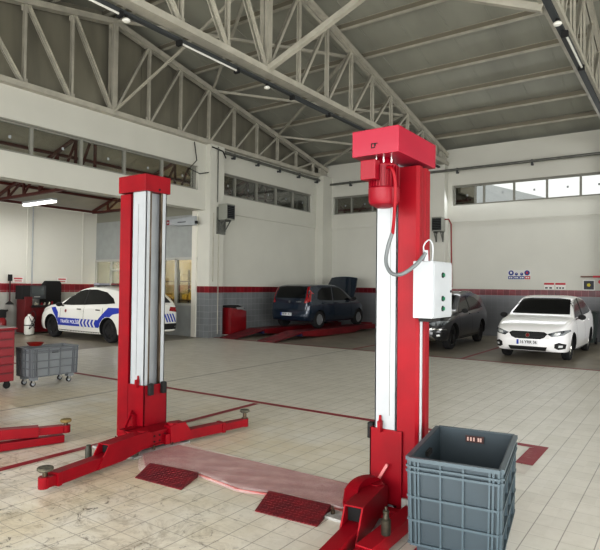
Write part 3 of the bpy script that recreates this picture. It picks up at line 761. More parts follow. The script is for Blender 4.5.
# arms of the second column
def knuckle(pts, r):
    mb = MB()
    P = bez(pts, 12)
    for i in range(len(P)-1):
        t = i/(len(P)-1); rr = r*(1 - .35*t)
        mb.beam(P[i], P[i+1]+(P[i+1]-P[i])*.15, rr*1.7, rr*1.5)
    return mb
a = arm(lift2, (-1.83, YC2-.28), (-1.58, 1.95), .48, 1.15, w=.13, zt=.25); pad(a, (-1.605, 1.98, .20), .055)
mb = MB(); P_ = bez([(-1.86,3.26,.19),(-1.90,3.36,.245),(-1.90,3.48,.272),(-1.87,3.60,.262),(-1.84,3.66,.21)], 12)
for i_ in range(len(P_)-1): mb.beam(P_[i_], P_[i_+1]+(P_[i_+1]-P_[i_])*.2, .10-.002*i_, .05)
mb.build('arm_knuckle', M_RED, a, smooth=True, world=True)
mb = MB(); mb.beam((-1.90, 3.69, .19), (-1.80, 3.69, .36), .014, .02); mb.build('lock_lever', mat('pale pink steel', (190,120,120), .4), **W2)
a = MB(); a.beam((-1.57, 3.62, .085), (-1.565, 2.9, .085), .11, .09); a.beam((-1.95, 3.58, .06), (-1.5, 3.58, .06), .07, .07)
a = a.build('arm', M_RED, bevel=.004, **W2)
mb = MB(); mb.beam((-1.565, 2.95, .085), (-1.555, 2.35, .085), .09, .07); mb.build('arm_extension', M_RED, a, bevel=.004, world=True)
pin = MB(); pin.lathe([(0,0),(.028,0),(.03,.01),(.03,.09),(.02,.10),(.017,.13),(.021,.135),(.021,.145),(.01,.15),(.008,.17),(0,.172)], (-1.528, 3.12, .131), n=18)
tag(pin.build('adapter_pin', mat('dull steel pin', (80,76,64), .45, metal=.6, var=.3, scale=30), smooth=True), 'dull steel adapter pin standing on the low arm beside the blue-grey crate', 'adapter')

# third lift (its column stands left of the frame): arms reach in at the left edge
lift3, X3, W3 = lift_column('lift_column', -6.05, 2.2, 1, 'red lift column standing left beside the tool cabinet, two low arms reaching in', 2.64)
mb = MB(); mb.box(-6.52, -5.98, 1.95, 2.37, 2.62, 2.775); mb.build('cap', M_RED, bevel=.004, **W3)
a = MB(); a.beam((-5.92, 2.35, .19), (-5.62, 2.7, .165), .13, .12); a.beam((-5.62, 2.68, .16), (-5.42, 3.12, .145), .12, .10); a = a.build('arm', M_RED, bevel=.005, **W3)
mb = MB(); mb.beam((-5.43, 3.08, .145), (-5.33, 3.33, .14), .09, .075); mb.cyl((-5.32,3.36,.10),(-5.32,3.36,.175),.045,n=16); mb.build('arm_extension', M_RED, a, world=True)
pad(a, (-5.32, 3.36, .215), .055, mat('tan rubber pad', (120,104,62), .7))
mb = MB(); mb.beam((-5.92, 2.1, .07), (-5.5, 2.75, .052), .14, .09); mb.beam((-5.52, 2.72, .05), (-5.33, 3.34, .045), .10, .075); mb.build('arm', M_RED, bevel=.005, **W3)

# floor cover between the columns and its ramps
mb = MB()
prof = [(-4.30,3.52),(-3.95,3.28),(-3.47,3.44),(-2.94,3.38),(-2.65,3.46),(-2.06,3.50),(-2.10,3.96),(-2.3,4.02),(-3.25,4.0),(-4.25,3.94)]
mb.prism(prof, 'Z', .002, .022)
cov = mb.build('floor_cover', worn_paint('scuffed pink red steel', (150,78,74), (176,124,116), .46, 5), bevel=.004); tag(cov, 'wide pinkish steel cover plate on the floor between the two lift columns', 'floor plate')
def interp_lin(tab, x):
    for (a, b), (c, d_) in zip(tab, tab[1:]):
        if x <= c: return b + (d_-b)*(x-a)/(c-a)
    return tab[-1][1]
film = bpy.data.materials.new('clear film'); film.use_nodes = True
b = film.node_tree.nodes['Principled BSDF']; b.inputs['Base Color'].default_value = (.85,.75,.75,1); b.inputs['Roughness'].default_value = .22; b.inputs['Alpha'].default_value = .32
mb = MB(); bm = mb.bm
nx, ny = 60, 16
fr_ = [(-4.34,3.50),(-3.98,3.22),(-3.47,3.43),(-2.94,3.36),(-2.65,3.46),(-2.04,3.52)]
gv = [[None]*(ny+1) for _ in range(nx+1)]
for i in range(nx+1):
    for j in range(ny+1):
        x = -4.34 + 2.29*i/nx; t = j/ny
        y = interp_lin(fr_, x)*(1-t) + 3.99*t
        z = .031 + .003*math.sin(x*17+y*9)+.002*math.sin(y*31-x*13)
        gv[i][j] = bm.verts.new((x, y, z if 0 < j else .006))
for i in range(nx):
    for j in range(ny): bm.faces.new((gv[i][j], gv[i+1][j], gv[i+1][j+1], gv[i][j+1]))
tag(mb.build('plastic_film', film, smooth=True), 'crumpled clear plastic film laid over the pinkish floor plate', 'plastic film')
def checker(name, pts, lab):
    mb = MB(); cx = sum(p[0] for p in pts)/4; cy = sum(p[1] for p in pts)/4
    vs = [(p[0]-cx, p[1]-cy, z) for z in (0, 1) for p in pts]
    zt = [.008, .045, .045, .008]
    vs = [(p[0]-cx, p[1]-cy, .001) for p in pts] + [(p[0]-cx, p[1]-cy, zt[i]) for i, p in enumerate(pts)]
    mb._add(vs, [(3,2,1,0),(4,5,6,7),(0,1,5,4),(1,2,6,5),(2,3,7,6),(3,0,4,7)])
    n = 16
    def P(u, v):
        a = Vector(vs[4])*(1-u)*(1-v)+Vector(vs[5])*(1-u)*v+Vector(vs[6])*u*v+Vector(vs[7])*u*(1-v); return a
    for i in range(n):
        for j in range(9):
            u, v = (i+.5)/n, (j+.5)/9; c = P(u, v); dd = Vector((.009, .006 if (i+j)%2 else -.006, .001))
            mb.beam(c-dd, c+dd, .005, .004)
    o = mb.build('ramp_plate', mat('checker plate red', (112,12,26), .5, rgb2=(84,12,24), scale=14)); o.location = (cx, cy, 0)
    return tag(o, lab, 'ramp plate')
checker('ramp_plate', [(-3.86,3.09),(-3.97,3.34),(-3.45,3.42),(-3.34,3.13)], 'dark red chequered ramp plate beside the left lift column')
checker('ramp_plate', [(-2.60,3.16),(-2.70,3.45),(-2.16,3.50),(-2.09,3.21)], 'dark red chequered ramp plate beside the right lift arm')

# ------------------------------------------------------------------ crates
def crate(loc, rz, w, d, z0, z1, m, rm, label, casters=True, tag_on_back=False):
    """w along local X, d along local Y"""
    root = empty('plastic_crate', loc, rz, label=label, cat='crate')
    tp = .02; t = .012
    mb = MB()
    def ring(z, g): 
        k = 1 - tp*(z1-z)/(z1-z0)/.3; hw, hd = w/2*1 - (z1-z)*tp, d/2 - (z1-z)*tp
        return [(-hw+g,-hd+g,z),(hw-g,-hd+g,z),(hw-g,hd-g,z),(-hw+g,hd-g,z)]
    vs = ring(z0,0)+ring(z1,0)+ring(z1,t)+ring(z0+.02,t)
    fs = [(3,2,1,0)]
    for i in range(3):
        for k in range(4): fs.append((i*4+k, i*4+(k+1)%4, (i+1)*4+(k+1)%4, (i+1)*4+k))
    fs.append((12,13,14,15))
    mb._add(vs, fs); mb.build('tub', m, root)
    def wall_pt(side, u, z):
        hw, hd = w/2 - (z1-z)*tp, d/2 - (z1-z)*tp
        return {0: Vector((u*hw, -hd, z)), 1: Vector((hw, u*hd, z)), 2: Vector((-u*hw, hd, z)), 3: Vector((-hw, -u*hd, z))}[side]
    nr = [Vector((0,-1,0)), Vector((1,0,0)), Vector((0,1,0)), Vector((-1,0,0))]
    H = z1-z0
    mb = MB()
    for s_ in range(4):
        for fz, th in ((.30,.014),(.56,.014),(.845,.014),(.90,.012),(.985,.022),(.03,.014)):
            z = z0+H*fz; mb.beam(wall_pt(s_,-1,z)+nr[s_]*.008, wall_pt(s_,1,z)+nr[s_]*.008, .026 if fz > .8 else .02, th)
        for u in (-.97,-.86,-.78,-.28,.22,.78,.86,.97):
            mb.beam(wall_pt(s_,u,z0+.01)+nr[s_]*.006, wall_pt(s_,u,z1-.01)+nr[s_]*.006, .012, .016, up=nr[s_])
    mb.build('rib', rm, root)
    for s_ in (1, 3):
        mb = MB()
        mb.beam(wall_pt(s_,-.14,z1-.075)+nr[s_]*.005-nr[s_]*.02, wall_pt(s_,.14,z1-.075)+nr[s_]*.005-nr[s_]*.02, .034, .03)
        mb.build('hand_hole', M_DARK, root)
    if tag_on_back:
        mb = MB(); hd = d/2-.03
        mb.box(-.06, .06, hd-.006, hd-.0, z1-.075, z1-.03); lb = mb.build('label_plate', mat('dark label', (60,32,30), .6), root)
        mb = MB()
        for x in (-.05,-.03,-.01,.02,.035): mb.box(x, x+.011, hd-.009, hd-.006, z1-.065, z1-.04)
        mb.build('label_print', mat('label print', (190,160,150), .6), lb)
    if casters:
        for sx in (-1, 1):
            for sy in (-1, 1):
                cx, cy = sx*(w/2-.09), sy*(d/2-.09)
                mb = MB(); mb.box(cx-.035, cx+.035, cy-.035, cy+.035, z0-.012, z0); 
                mb.box(cx-.022, cx-.018, cy-.03, cy+.02, .05, z0-.01).box(cx+.018, cx+.022, cy-.03, cy+.02, .05, z0-.01)
                c_ = mb.build('caster', M_CHROME, root)
                mb = MB(); mb.lathe([(0,-.014),(.036,-.014),(.045,-.009),(.045,.009),(.036,.014),(0,.014)], (cx,cy-.01,.046), 'X', 24); wz = mb.build('caster_wheel', M_BLACK, c_, smooth=True)
                mb = MB(); mb.lathe([(0,-.0165),(.026,-.0165),(.028,-.0145),(0,-.0145)], (cx,cy-.01,.046), 'X', 16); mb.lathe([(0,.0145),(.028,.0145),(.026,.0165),(0,.0165)], (cx,cy-.01,.046), 'X', 16); mb.build('wheel_hub', M_WHITE, c_)
                mb = MB()
                mb.box(cx-.05, cx+.05, cy-.05, cy+.05, z0-.05, z0-.0) if z0 > .14 else mb.box(cx-.05, cx+.05, cy-.05, cy+.05, z0-.02, z0)
                mb.build('foot_block', m, root)
    return root
crate((-1.155, 3.47, 0), math.radians(9.0), .505, .80, .15, .66, M_GREYP, mat('crate rib', (60,74,81), .4), 'blue-grey ribbed plastic crate on castors in front of the right lift column', tag_on_back=True)  # lighter rib colour paints in the highlight on the rib edges
crate((-8.66, 5.12, 0), 0, .44, .80, .15, .61, M_GREYP2, mat('crate rib dark', (98,102,106), .5), 'mid-grey ribbed crate on castors beside the red tool cabinet')  # darker rib colour paints in the shading along the ribs
mb = MB(); mb.lathe([(0,0),(.13,0),(.19,.05),(.2,.055),(.18,.045),(.12,.012),(0,.012)], n=28)
o = mb.build('oil_tray', mat('orange red tray', (156,34,24), .45), smooth=True); o.scale = (.68,.68,.9); o.location = (-8.78, 4.97, .622)
tag(o, 'round orange-red tray lying on the rim of the mid-grey crate', 'tray')

# tool cabinet at the left edge
root = empty('tool_cabinet', (-8.86, 4.17, 0), 0, label='red drawer cabinet on castors at the left edge', cat='tool cabinet')
mb = MB(); mb.box(-.23, .23, -.38, .38, .12, .92); mb.box(-.26,.26,-.41,.41,.92,.945); mb.build('cabinet_body', mat('cabinet red', (132,2,24), .4, coat=.05), root, bevel=.008)
for k in range(6):
    z = .14 + k*.13
    mb = MB(); mb.box(.231, .246, -.36, .36, z, z+.12); dr = mb.build('drawer', MATS['cabinet red'], root, bevel=.003)
    mb = MB(); mb.box(.246, .262, -.33, .33, z+.10, z+.115); mb.build('handle', mat('dark handle', (90,8,16), .4), dr)
mb = MB(); mb.box(-.24,.24,-.39,.39,.945,.96); mb.build('top_mat', mat('grey top', (150,140,138), .7), root)
for sx in (-.17,.17):
    for sy in (-.3,.3):
        mb = MB(); mb.lathe([(0,-.018),(.05,-.018),(.055,0),(.05,.018),(0,.018)], (sx,sy,.056), 'X', 20); mb.box(sx-.03,sx-.02,sy-.03,sy+.03,.05,.16); mb.box(sx+.02,sx+.03,sy-.03,sy+.03,.05,.16); mb.build('caster', M_BLACK, root)

# ------------------------------------------------------------------ cars
def interp(tab, x):
    """monotone smooth interpolation over (x, v) pairs sorted by x"""
    if x <= tab[0][0]: return tab[0][1]
    if x >= tab[-1][0]: return tab[-1][1]
    for i in range(len(tab)-1):
        x0, v0 = tab[i]; x1, v1 = tab[i+1]
        if x0 <= x <= x1:
            h = x1-x0; t = (x-x0)/h; dm = (v1-v0)/h
            def slope(j):
                if j <= 0 or j >= len(tab)-1: return dm
                a = (tab[j][1]-tab[j-1][1])/(tab[j][0]-tab[j-1][0]); b = (tab[j+1][1]-tab[j][1])/(tab[j+1][0]-tab[j][0])
                return 0 if a*b <= 0 else 2*a*b/(a+b)
            m0, m1 = slope(i), slope(i+1)
            return v0*(2*t**3-3*t**2+1)+h*m0*(t**3-2*t**2+t)+v1*(-2*t**3+3*t**2)+h*m1*(t**3-t**2)

def car(name, loc, rz, P, paint, label, cat='car'):
    root = empty(name, loc, rz, label=label, cat=cat)
    top, bot, wid, belt = P['top'], P['bot'], P['wid'], P['belt']
    x0, x1 = top[0][0], top[-1][0]; tum = P.get('tum', .36)
    xs = []
    n = 84
    for i in range(n+1):
        t = i/n; xs.append(x0 + (x1-x0)*(0.5-0.5*math.cos(PI*t))*.35 + (x1-x0)*t*.65)
    bm = bmesh.new(); rings = []
    for x in xs:
        b = interp(bot, x); T = interp(top, x); W = interp(wid, x); B = min(interp(belt, x), T-.03)
        pts = [(0,b),(.5*W,b),(.82*W,b),(.93*W,b+.02),(.965*W,b+.07)]
        hB = B-b
        for f, k in ((.28,.992),(.42,1.0),(.55,1.0),(.68,.992),(.72,.990),(.84,.982),(.95,.965),(1.0,.945)): pts.append((k*W, b+.02+(hB-.02)*f))
        crown = min(.06, (T-B)*.6)
        ze = T-crown; yb = .945*W; yB = yb - tum*max(0, ze-B)
        for f in (.04,.25,.5,.75,.95): pts.append((yb-.008*min(1,(ze-B)*6)+(yB-yb)*f - .012*0, B+(ze-B)*f))
        for a in (12,28,45,62,80): 
            r = math.radians(a); k = (math.cos(r))**.55; s_ = (math.sin(r))**.75
            pts.append((yB*k*.985, ze+(T-ze)*s_))
        pts.append((0, T))
        rings.append([bm.verts.new((x, y, z)) for y, z in pts] + [bm.verts.new((x, -y, z)) for y, z in reversed(pts[1:-1])])
    m = len(rings[0])
    for i in range(len(rings)-1):
        for k in range(m): bm.faces.new((rings[i][k], rings[i][(k+1)%m], rings[i+1][(k+1)%m], rings[i+1][k]))
    bm.faces.new(rings[0][::-1]); bm.faces.new(rings[-1])
    bmesh.ops.recalc_face_normals(bm, faces=bm.faces)
    me = bpy.data.meshes.new('body'); bm.to_mesh(me); bm.free()
    me.materials.append(paint); me.materials.append(M_DARK)
    body = bpy.data.objects.new('body', me); COL.objects.link(body)
    # wheel openings
    R = P['wr']; cut = []
    cb = MB(); cb.mi = 1
    for wx in (P['wb']/2, -P['wb']/2):
        for sy in (1, -1):
            cb.cyl((wx, sy*(P['track']/2-.16), R+.0), (wx, sy*(P['track']/2+.4), R+.0), R+P.get('gap',.05), n=40)
    bmesh.ops.recalc_face_normals(cb.bm, faces=cb.bm.faces)
    cm = bpy.data.meshes.new('cut'); cb.bm.to_mesh(cm); cb.bm.free(); cm.materials.append(paint); cm.materials.append(M_DARK)
    co = bpy.data.objects.new('cut', cm); COL.objects.link(co)
    md = body.modifiers.new('b', 'BOOLEAN'); md.operation = 'DIFFERENCE'; md.object = co; md.solver = 'EXACT'
    dg = bpy.context.evaluated_depsgraph_get(); dg.update()
    nm = bpy.data.meshes.new_from_object(body.evaluated_get(dg))
    body.modifiers.clear(); body.data = nm; bpy.data.objects.remove(co); bpy.data.meshes.remove(me)
    nm.name = 'body'
    nm.polygons.foreach_set('use_smooth', [True]*len(nm.polygons)); nm.set_sharp_from_angle(angle=math.radians(32))
    body.parent = root
    bv = BVHTree.FromPolygons([v.co.copy() for v in nm.vertices], [tuple(p.vertices) for p in nm.polygons])
    ext = P.get('hood_open')
    def decal(nmn, poly, view, m_, off=.006, sp=.035, par=None, both=True):
        """poly in (x,z) for the sides, (y,z) for front/rear; laid onto the body surface"""
        outs = []
        sides = {'side': ('L','R'), 'left': ('L',), 'right': ('R',), 'front': ('F',), 'rear': ('B',), 'top': ('T',)}[view]
        for sd in sides:
            us = [p[0] for p in poly]; vs_ = [p[1] for p in poly]
            bpts = []
            nP = len(poly)
            for i in range(nP):
                a = Vector(poly[i]); b = Vector(poly[(i+1)%nP]); k = max(1, int((b-a).length/sp))
                for j in range(k): bpts.append(a + (b-a)*j/k)
            nb = len(bpts); pts = list(bpts)
            u = min(us)+sp*.5
            def inside(p):
                c = False
                for i in range(nP):
                    a, b = poly[i], poly[(i+1)%nP]
                    if (a[1] > p[1]) != (b[1] > p[1]) and p[0] < (b[0]-a[0])*(p[1]-a[1])/(b[1]-a[1])+a[0]: c = not c
                return c
            while u < max(us):
                v = min(vs_)+sp*.5
                while v < max(vs_):
                    q = Vector((u, v))
                    if inside(q) and min((q-w).length for w in bpts) > sp*.4: pts.append(q)
                    v += sp
                u += sp
            r = delaunay_2d_cdt(pts, [], [list(range(nb))], 1, 1e-5)
            V2, F2 = r[0], r[2]
            bm = bmesh.new(); vv = []
            for p in V2:
                if sd in 'LR': s_ = 1 if sd == 'L' else -1; o = Vector((p.x, s_*3, p.y)); dr = Vector((0,-s_,0))
                elif sd == 'F': o = Vector((4, p.x, p.y)); dr = Vector((-1,0,0))
                elif sd == 'B': o = Vector((-4, p.x, p.y)); dr = Vector((1,0,0))
                else: o = Vector((p.x, p.y, 3)); dr = Vector((0,0,-1))
                h = bv.ray_cast(o, dr)
                vv.append(bm.verts.new(h[0] + (h[1]*off if h[1].dot(dr) < 0 else -dr*off)) if h[0] else None)
            for f in F2:
                q = [vv[i] for i in f]
                if None in q: continue
                if max((q[i].co-q[i-1].co).length for i in range(3)) > .28: continue
                try: bm.faces.new(q)
                except ValueError: pass
            bmesh.ops.recalc_face_normals(bm, faces=bm.faces)
            mm = bpy.data.meshes.new(nmn); bm.to_mesh(mm); bm.free(); mm.materials.append(m_)
            mm.polygons.foreach_set('use_smooth', [True]*len(mm.polygons))
            o = bpy.data.objects.new(nmn, mm); COL.objects.link(o); o.parent = par or root; outs.append(o)
        return outs
    root.scale = P.get('scale', (1,1,1))
    # wheels
    rimm = P.get('rim', M_CHROME)
    wproto = None
    for wx in (P['wb']/2, -P['wb']/2):
        for sy in (1, -1):
            we = bpy.data.objects.new('wheel', None); 
            if wproto is None:
                w = .19
                mb = MB(); mb.lathe([(R*.66,-w/2),(R*.93,-w/2),(R,-w/2+.03),(R,w/2-.03),(R*.93,w/2),(R*.66,w/2),(R*.62,w/2-.03),(R*.62,-w/2+.03),(R*.66,-w/2)], (0,0,0), 'Y', 40)
                ty = mb.build('wheel', mat('tyre rubber', (20,20,21), .8), None, smooth=True)
                mb = MB(); mb.lathe([(0,.0),(R*.64,.0),(R*.64,-.02),(0,-.02)], (0,0,0), 'Y', 32); mb.build('wheel_disc', M_DARK, ty)
                mb = MB(); mb.lathe([(R*.60,.055),(R*.66,.09),(R*.68,.088),(R*.66,.04),(R*.60,.03)], (0,0,0), 'Y', 40); 
                mb.lathe([(0,.06),(R*.13,.06),(R*.16,.04),(R*.16,0),(0,0)], (0,0,0), 'Y', 20)
                ns = P.get('spokes', 5)
                for k in range(ns):
                    t = 2*PI*k/ns + .2
                    for dt in ((-.16, .16) if P.get('dbl', True) else (0,)):
                        mb.beam((math.cos(t)*R*.12, .045, math.sin(t)*R*.12), (math.cos(t+dt)*R*.63, .055, math.sin(t+dt)*R*.63), .026, .03 if ns <= 5 else .04, up=(0,1,0))
                mb.build('rim', rimm, ty)
                wproto = ty; wo = ty
            else: wo = copy_tree(wproto)
            wo.parent = root
            wo.matrix_basis = Matrix.Translation((wx, sy*(P['track']/2), R)) @ Matrix.Rotation(0 if sy > 0 else PI, 4, 'Z')
    # mirrors
    mx_, mz_ = P['mirror']; Wm = interp(wid, mx_)
    for sy in (1, -1):
        mb = MB(); mb.lathe([(0,-.06),(.05,-.055),(.075,-.02),(.078,.02),(.06,.05),(0,.06)], (0,0,0), 'X', 16)
        bmesh.ops.scale(mb.bm, vec=(1,1.25,.85), verts=mb.bm.verts); bmesh.ops.translate(mb.bm, vec=(mx_, sy*(Wm+.09), mz_), verts=mb.bm.verts)
        mb.beam((mx_, sy*(Wm*.90), mz_-.06), (mx_, sy*(Wm+.06), mz_-.02), .05, .03)
        mb.build('wing_mirror', P.get('mirror_mat', M_BLACK), root, smooth=True)
    return root, decal, body

CARGLASS = mat('dark car glass', (9,11,13), .12, spec=.25)
def car_paint(name, rgb, metal=0.0, rough=.25): return mat(name, rgb, rough, metal=metal, coat=.8)
S = 1.03
EG_W = [(-2.31,.66),(-2.26,.76),(-2.1,.84),(-1.6,.885),(0,.9),(1.4,.895),(1.8,.865),(2.05,.78),(2.17,.66),(2.23,.50)]
EG_BELT = [(-2.31,.9),(-2.1,1.0),(-1.4,1.02),(-.5,.965),(.5,.93),(1.05,.93),(1.5,.86),(2.0,.70),(2.23,.5)]
EG_BOT = [(-2.31,.36),(-2.2,.27),(-1.7,.21),(0,.18),(1.6,.20),(2.1,.22),(2.23,.30)]
def sc(tab, k=S, kv=S): return [(a*k, b*kv) for a, b in tab]
sedan = dict(top=sc([(-2.31,.84),(-2.28,1.0),(-2.15,1.10),(-1.75,1.15),(-1.3,1.36),(-.8,1.47),(-.3,1.50),(.1,1.45),(.5,1.27),(.98,1.04),(1.05,1.015),(1.5,.95),(1.95,.83),(2.12,.73),(2.2,.62),(2.23,.52)]),
    bot=sc(EG_BOT), wid=sc(EG_W), belt=sc(EG_BELT), wb=2.72, track=1.50, wr=.315, mirror=(.80, 1.02), spokes=7, dbl=False)
SIDE_WIN = [(.88,.975),(.55,1.21),(.30,1.36),(-.1,1.425),(-.6,1.43),(-1.1,1.36),(-1.45,1.20),(-1.58,1.07),(-1.2,1.04),(-.3,1.0),(.4,.975)]
def sw(win, k=S): return [(a*k, b*k) for a, b in win]

def common(decal, P, glass=CARGLASS, win=SIDE_WIN, ws=None, rw=None, par=None):
    for o in decal('side_window', sw(win), 'side', glass, .005): pass
    for px in (-.22,):
        decal('door_pillar', sw([(px-.03,.99),(px+.03,.99),(px+.01,1.435),(px-.05,1.435)]), 'side', M_BLACK, .009)
    if ws: decal('windscreen', sw(ws), 'front', glass, .006, .05)
    if rw: decal('rear_window', sw(rw), 'rear', glass, .006, .05)
def seams(decal, xs, z0, z1, m=M_DARK):
    for x in xs: decal('door_seam', [(x-.006,z0),(x+.006,z0),(x+.006,z1),(x-.006,z1)], 'side', m, .003, .06)
def handles(root, P, xs, z, m):
    for x in xs:
        W_ = interp(P['wid'], x)
        for sy in (1,-1):
            mb = MB(); mb.box(x-.09, x+.09, sy*(W_*.985-.005), sy*(W_*.985+.025), z-.014, z+.014); mb.build('door_handle', m, root, bevel=.006)

# --- white saloon on the right, facing the camera
sedan['scale'] = (.93,.89,.955)
WHT = car_paint('white car paint', (244,244,244))
root, decal, body = car('parked_car', (-2.99, 15.38, 0), -PI/2 - math.radians(.5), sedan, WHT, 'white saloon car facing forward near the back wall')
common(decal, sedan, ws=[(-.72,1.05),(.72,1.05),(.61,1.40),(.3,1.435),(-.3,1.435),(-.61,1.40)])
seams(decal, (.93, -.27), .35, 1.0); handles(root, sedan, (-.12, -1.02), .90, WHT)
decal('sill_trim', [(-1.0,.22),(1.0,.22),(1.0,.25),(-1.0,.25)], 'side', M_BLACK, .004, .08)
for s_ in (1, -1):
    decal('headlight', [(s_*.46,.66),(s_*.56,.60),(s_*.80,.635),(s_*.90,.72),(s_*.885,.755),(s_*.70,.735)], 'front', mat('headlight glass', (150,156,160), .12, rgb2=(52,56,60), scale=9, coat=.8), .008, .03)
    decal('headlight_lens', [(s_*.60,.64),(s_*.72,.64),(s_*.74,.70),(s_*.64,.70)], 'front', mat('lens', (225,228,228), .1, metal=.3), .014, .02)
    decal('fog_light_surround', [(s_*.62,.35),(s_*.70,.31),(s_*.83,.33),(s_*.85,.43),(s_*.72,.475),(s_*.63,.44)], 'front', M_BLACK, .008, .03)
    decal('fog_light', [(s_*.70,.36),(s_*.78,.36),(s_*.79,.41),(s_*.71,.41)], 'front', mat('lens', (225,228,228), .1), .014, .02)
decal('grille', [(-.46,.66),(-.38,.70),(.38,.70),(.46,.66),(.40,.58),(.3,.535),(-.3,.535),(-.40,.58)], 'front', M_BLACK, .008, .03)
for k in range(4):
    z = .56+k*.033; decal('grille_bar', [(-.38,z),(.38,z),(.38,z+.008),(-.38,z+.008)], 'front', M_GREYD, .012, .05)
decal('lower_grille', [(-.47,.36),(.47,.36),(.42,.27),(-.42,.27)], 'front', M_BLACK, .008, .03)
mb = MB(); xb = 2.30
badge = decal('badge', [(.055*math.cos(2*PI*k/16), .615+.055*math.sin(2*PI*k/16)) for k in range(16)], 'front', M_CHROME, .016, .03)
decal('badge_centre', [(.04*math.cos(2*PI*k/16), .615+.04*math.sin(2*PI*k/16)) for k in range(16)], 'front', mat('badge red', (120,10,24), .3, coat=.5), .020, .03)
def plate(root, body, x, z, front=True, txt='16 YRR 36', w=.52, h=.11, y=0):
    sg = 1 if front else -1
    mb = MB(); mb.box(x, x+sg*.012, y-w/2, y+w/2, z-h/2, z+h/2); p = mb.build('number_plate', mat('plate white', (226,228,230), .35), root)
    mb = MB(); yy = (y-w/2 if not front else y+w/2); 
    # blue band at the reader's left
    a = y - sg*0
    ly = y - w/2*(1 if front else -1)*(1)   # reader's left edge
    ly = y - w/2 if front else y + w/2
    mb.box(x+sg*.0125, x+sg*.0135, ly, ly+(.05 if front else -.05), z-h/2, z+h/2); mb.build('plate_band', mat('plate blue', (20,60,160), .4), p)
    text('plate_number', txt, h*.86, M_BLACK, p, facing((x+sg*.0145, y+(.02 if front else -.02), z), (sg,0,0)))
# local +X faces the viewer; reader's left is local -Y for a surface facing +X
plate(root, body, 2.305, .455, True, '16 YRR 36')
decal('lower_lip', [(-.75,.235),(.75,.235),(.75,.25),(-.75,.25)], 'front', M_BLACK, .006, .06)
mb = MB(); mb.beam((1.0,.55,1.06),(.72,.05,1.19),.015,.012); mb.build('wiper', M_BLACK, root)
mb = MB(); mb.beam((1.0,-.1,1.06),(.75,-.58,1.16),.015,.012); mb.build('wiper', M_BLACK, root)
# roof aerial
mb = MB(); mb.beam((-.8,0,1.5),(-1.0,0,1.6),.012,.012); mb.build('aerial', M_BLACK, root)

# --- hatchback body shared by the patrol car and the dark crossover
hatch = dict(top=sc([(-2.25,.62),(-2.24,.95),(-2.15,1.08),(-1.95,1.27),(-1.75,1.39),(-1.3,1.47),(-.8,1.51),(-.3,1.52),(.1,1.46),(.5,1.28),(.98,1.06),(1.05,1.03),(1.5,.98),(1.95,.86),(2.12,.76),(2.2,.64),(2.23,.54)]),
    bot=sc(EG_BOT), wid=sc([(-2.25,.70),(-2.2,.80),(-2.05,.85),(-1.6,.89),(0,.9),(1.4,.895),(1.8,.865),(2.05,.78),(2.17,.66),(2.23,.50)]), belt=sc(EG_BELT), wb=2.80, track=1.52, wr=.33, mirror=(.80, 1.02), spokes=5,
    rim=mat('dark alloy', (48,48,50), .35, metal=.5), gap=.05)
POLW = car_paint('patrol white', (226,226,220))
root, decal, body = car('patrol_car', (-14.60, 10.45, 0), PI, hatch, POLW, 'white patrol car with blue stripe parked in the low side bay')
common(decal, hatch, rw=[(-.62,1.08),(.62,1.08),(.52,1.36),(-.52,1.36)])
PB = mat('patrol blue', (8,48,165), .35, coat=.4)
seams(decal, (.90, -.27, -1.15), .35, .97); handles(root, hatch, (-.05, -.95), .90, M_BLACK)
decal('blue_stripe', [(1.02,.40),(-.98,.40),(-1.02,.62),(.99,.62)], 'side', PB, .006, .05)
decal('blue_front_patch', [(1.12,.62),(1.30,.80),(1.42,.90),(1.18,.93),(1.02,.78),(1.0,.5),(1.08,.5)], 'side', PB, .006, .03)
decal('blue_rear_sweep', [(-.80,.42),(-1.0,.42),(-1.62,.80),(-2.1,.88),(-2.1,.98),(-1.4,.98),(-1.0,.66)], 'side', PB, .006, .04)
for k in range(5):
    x = -.12 - k*.165
    decal('chevron', [(x,.405),(x-.075,.405),(x-.01,.51),(x-.075,.615),(x,.615),(x+.07,.51)], 'side', POLW, .010, .03)
for sy in (1, -1):
    W_ = .92
    text('side_lettering', 'TRAFİK POLİSİ', .135, mat('letter white', (240,240,240), .4), root, facing((.40, sy*(W_*1.0+.016), .51), (0,sy,0)))
decal('badge', [(.62+.05*math.cos(2*PI*k/12), .83+.05*math.sin(2*PI*k/12)) for k in range(12)], 'side', mat('badge red', (150,20,30), .4), .008, .03)
decal('sill_trim', [(-1.0,.20),(1.0,.20),(1.0,.27),(-1.0,.27)], 'side', M_BLACK, .005, .08)
for s_ in (1,-1):
    decal('tail_light', [(s_*.50,.88),(s_*.80,.84),(s_*.82,.98),(s_*.55,1.0)], 'rear', mat('tail red', (140,8,16), .2, coat=.6), .008, .04)
decal('rear_bumper', [(-.8,.35),(.8,.35),(.82,.52),(-.82,.52)], 'rear', M_BLACK, .006, .05)
for k in range(4):
    for s_ in (1,-1):
        y0 = .40 + k*.1; decal('rear_chevron', [(s_*y0,.56),(s_*(y0+.05),.56),(s_*(y0-.05),.80),(s_*(y0-.10),.80)], 'rear', PB, .009, .04)
for s_ in (1,-1):
    decal('headlight', [(s_*.46,.70),(s_*.58,.64),(s_*.82,.68),(s_*.86,.76),(s_*.70,.78)], 'front', MATS['headlight glass'], .008, .03)
decal('grille', [(-.42,.68),(.42,.68),(.32,.56),(-.32,.56)], 'front', M_BLACK, .008, .03)
lb = MB(); lb.box(-.35,-.15,-.52,.52,1.575,1.60); lbo = lb.build('light_bar', M_GREYD, root, bevel=.005)
mb = MB(); mb.box(-.37,-.13,-.5,-.1,1.60,1.66); mb.build('beacon', mat('beacon red', (120,60,60), .2, coat=.5), lbo, bevel=.015)
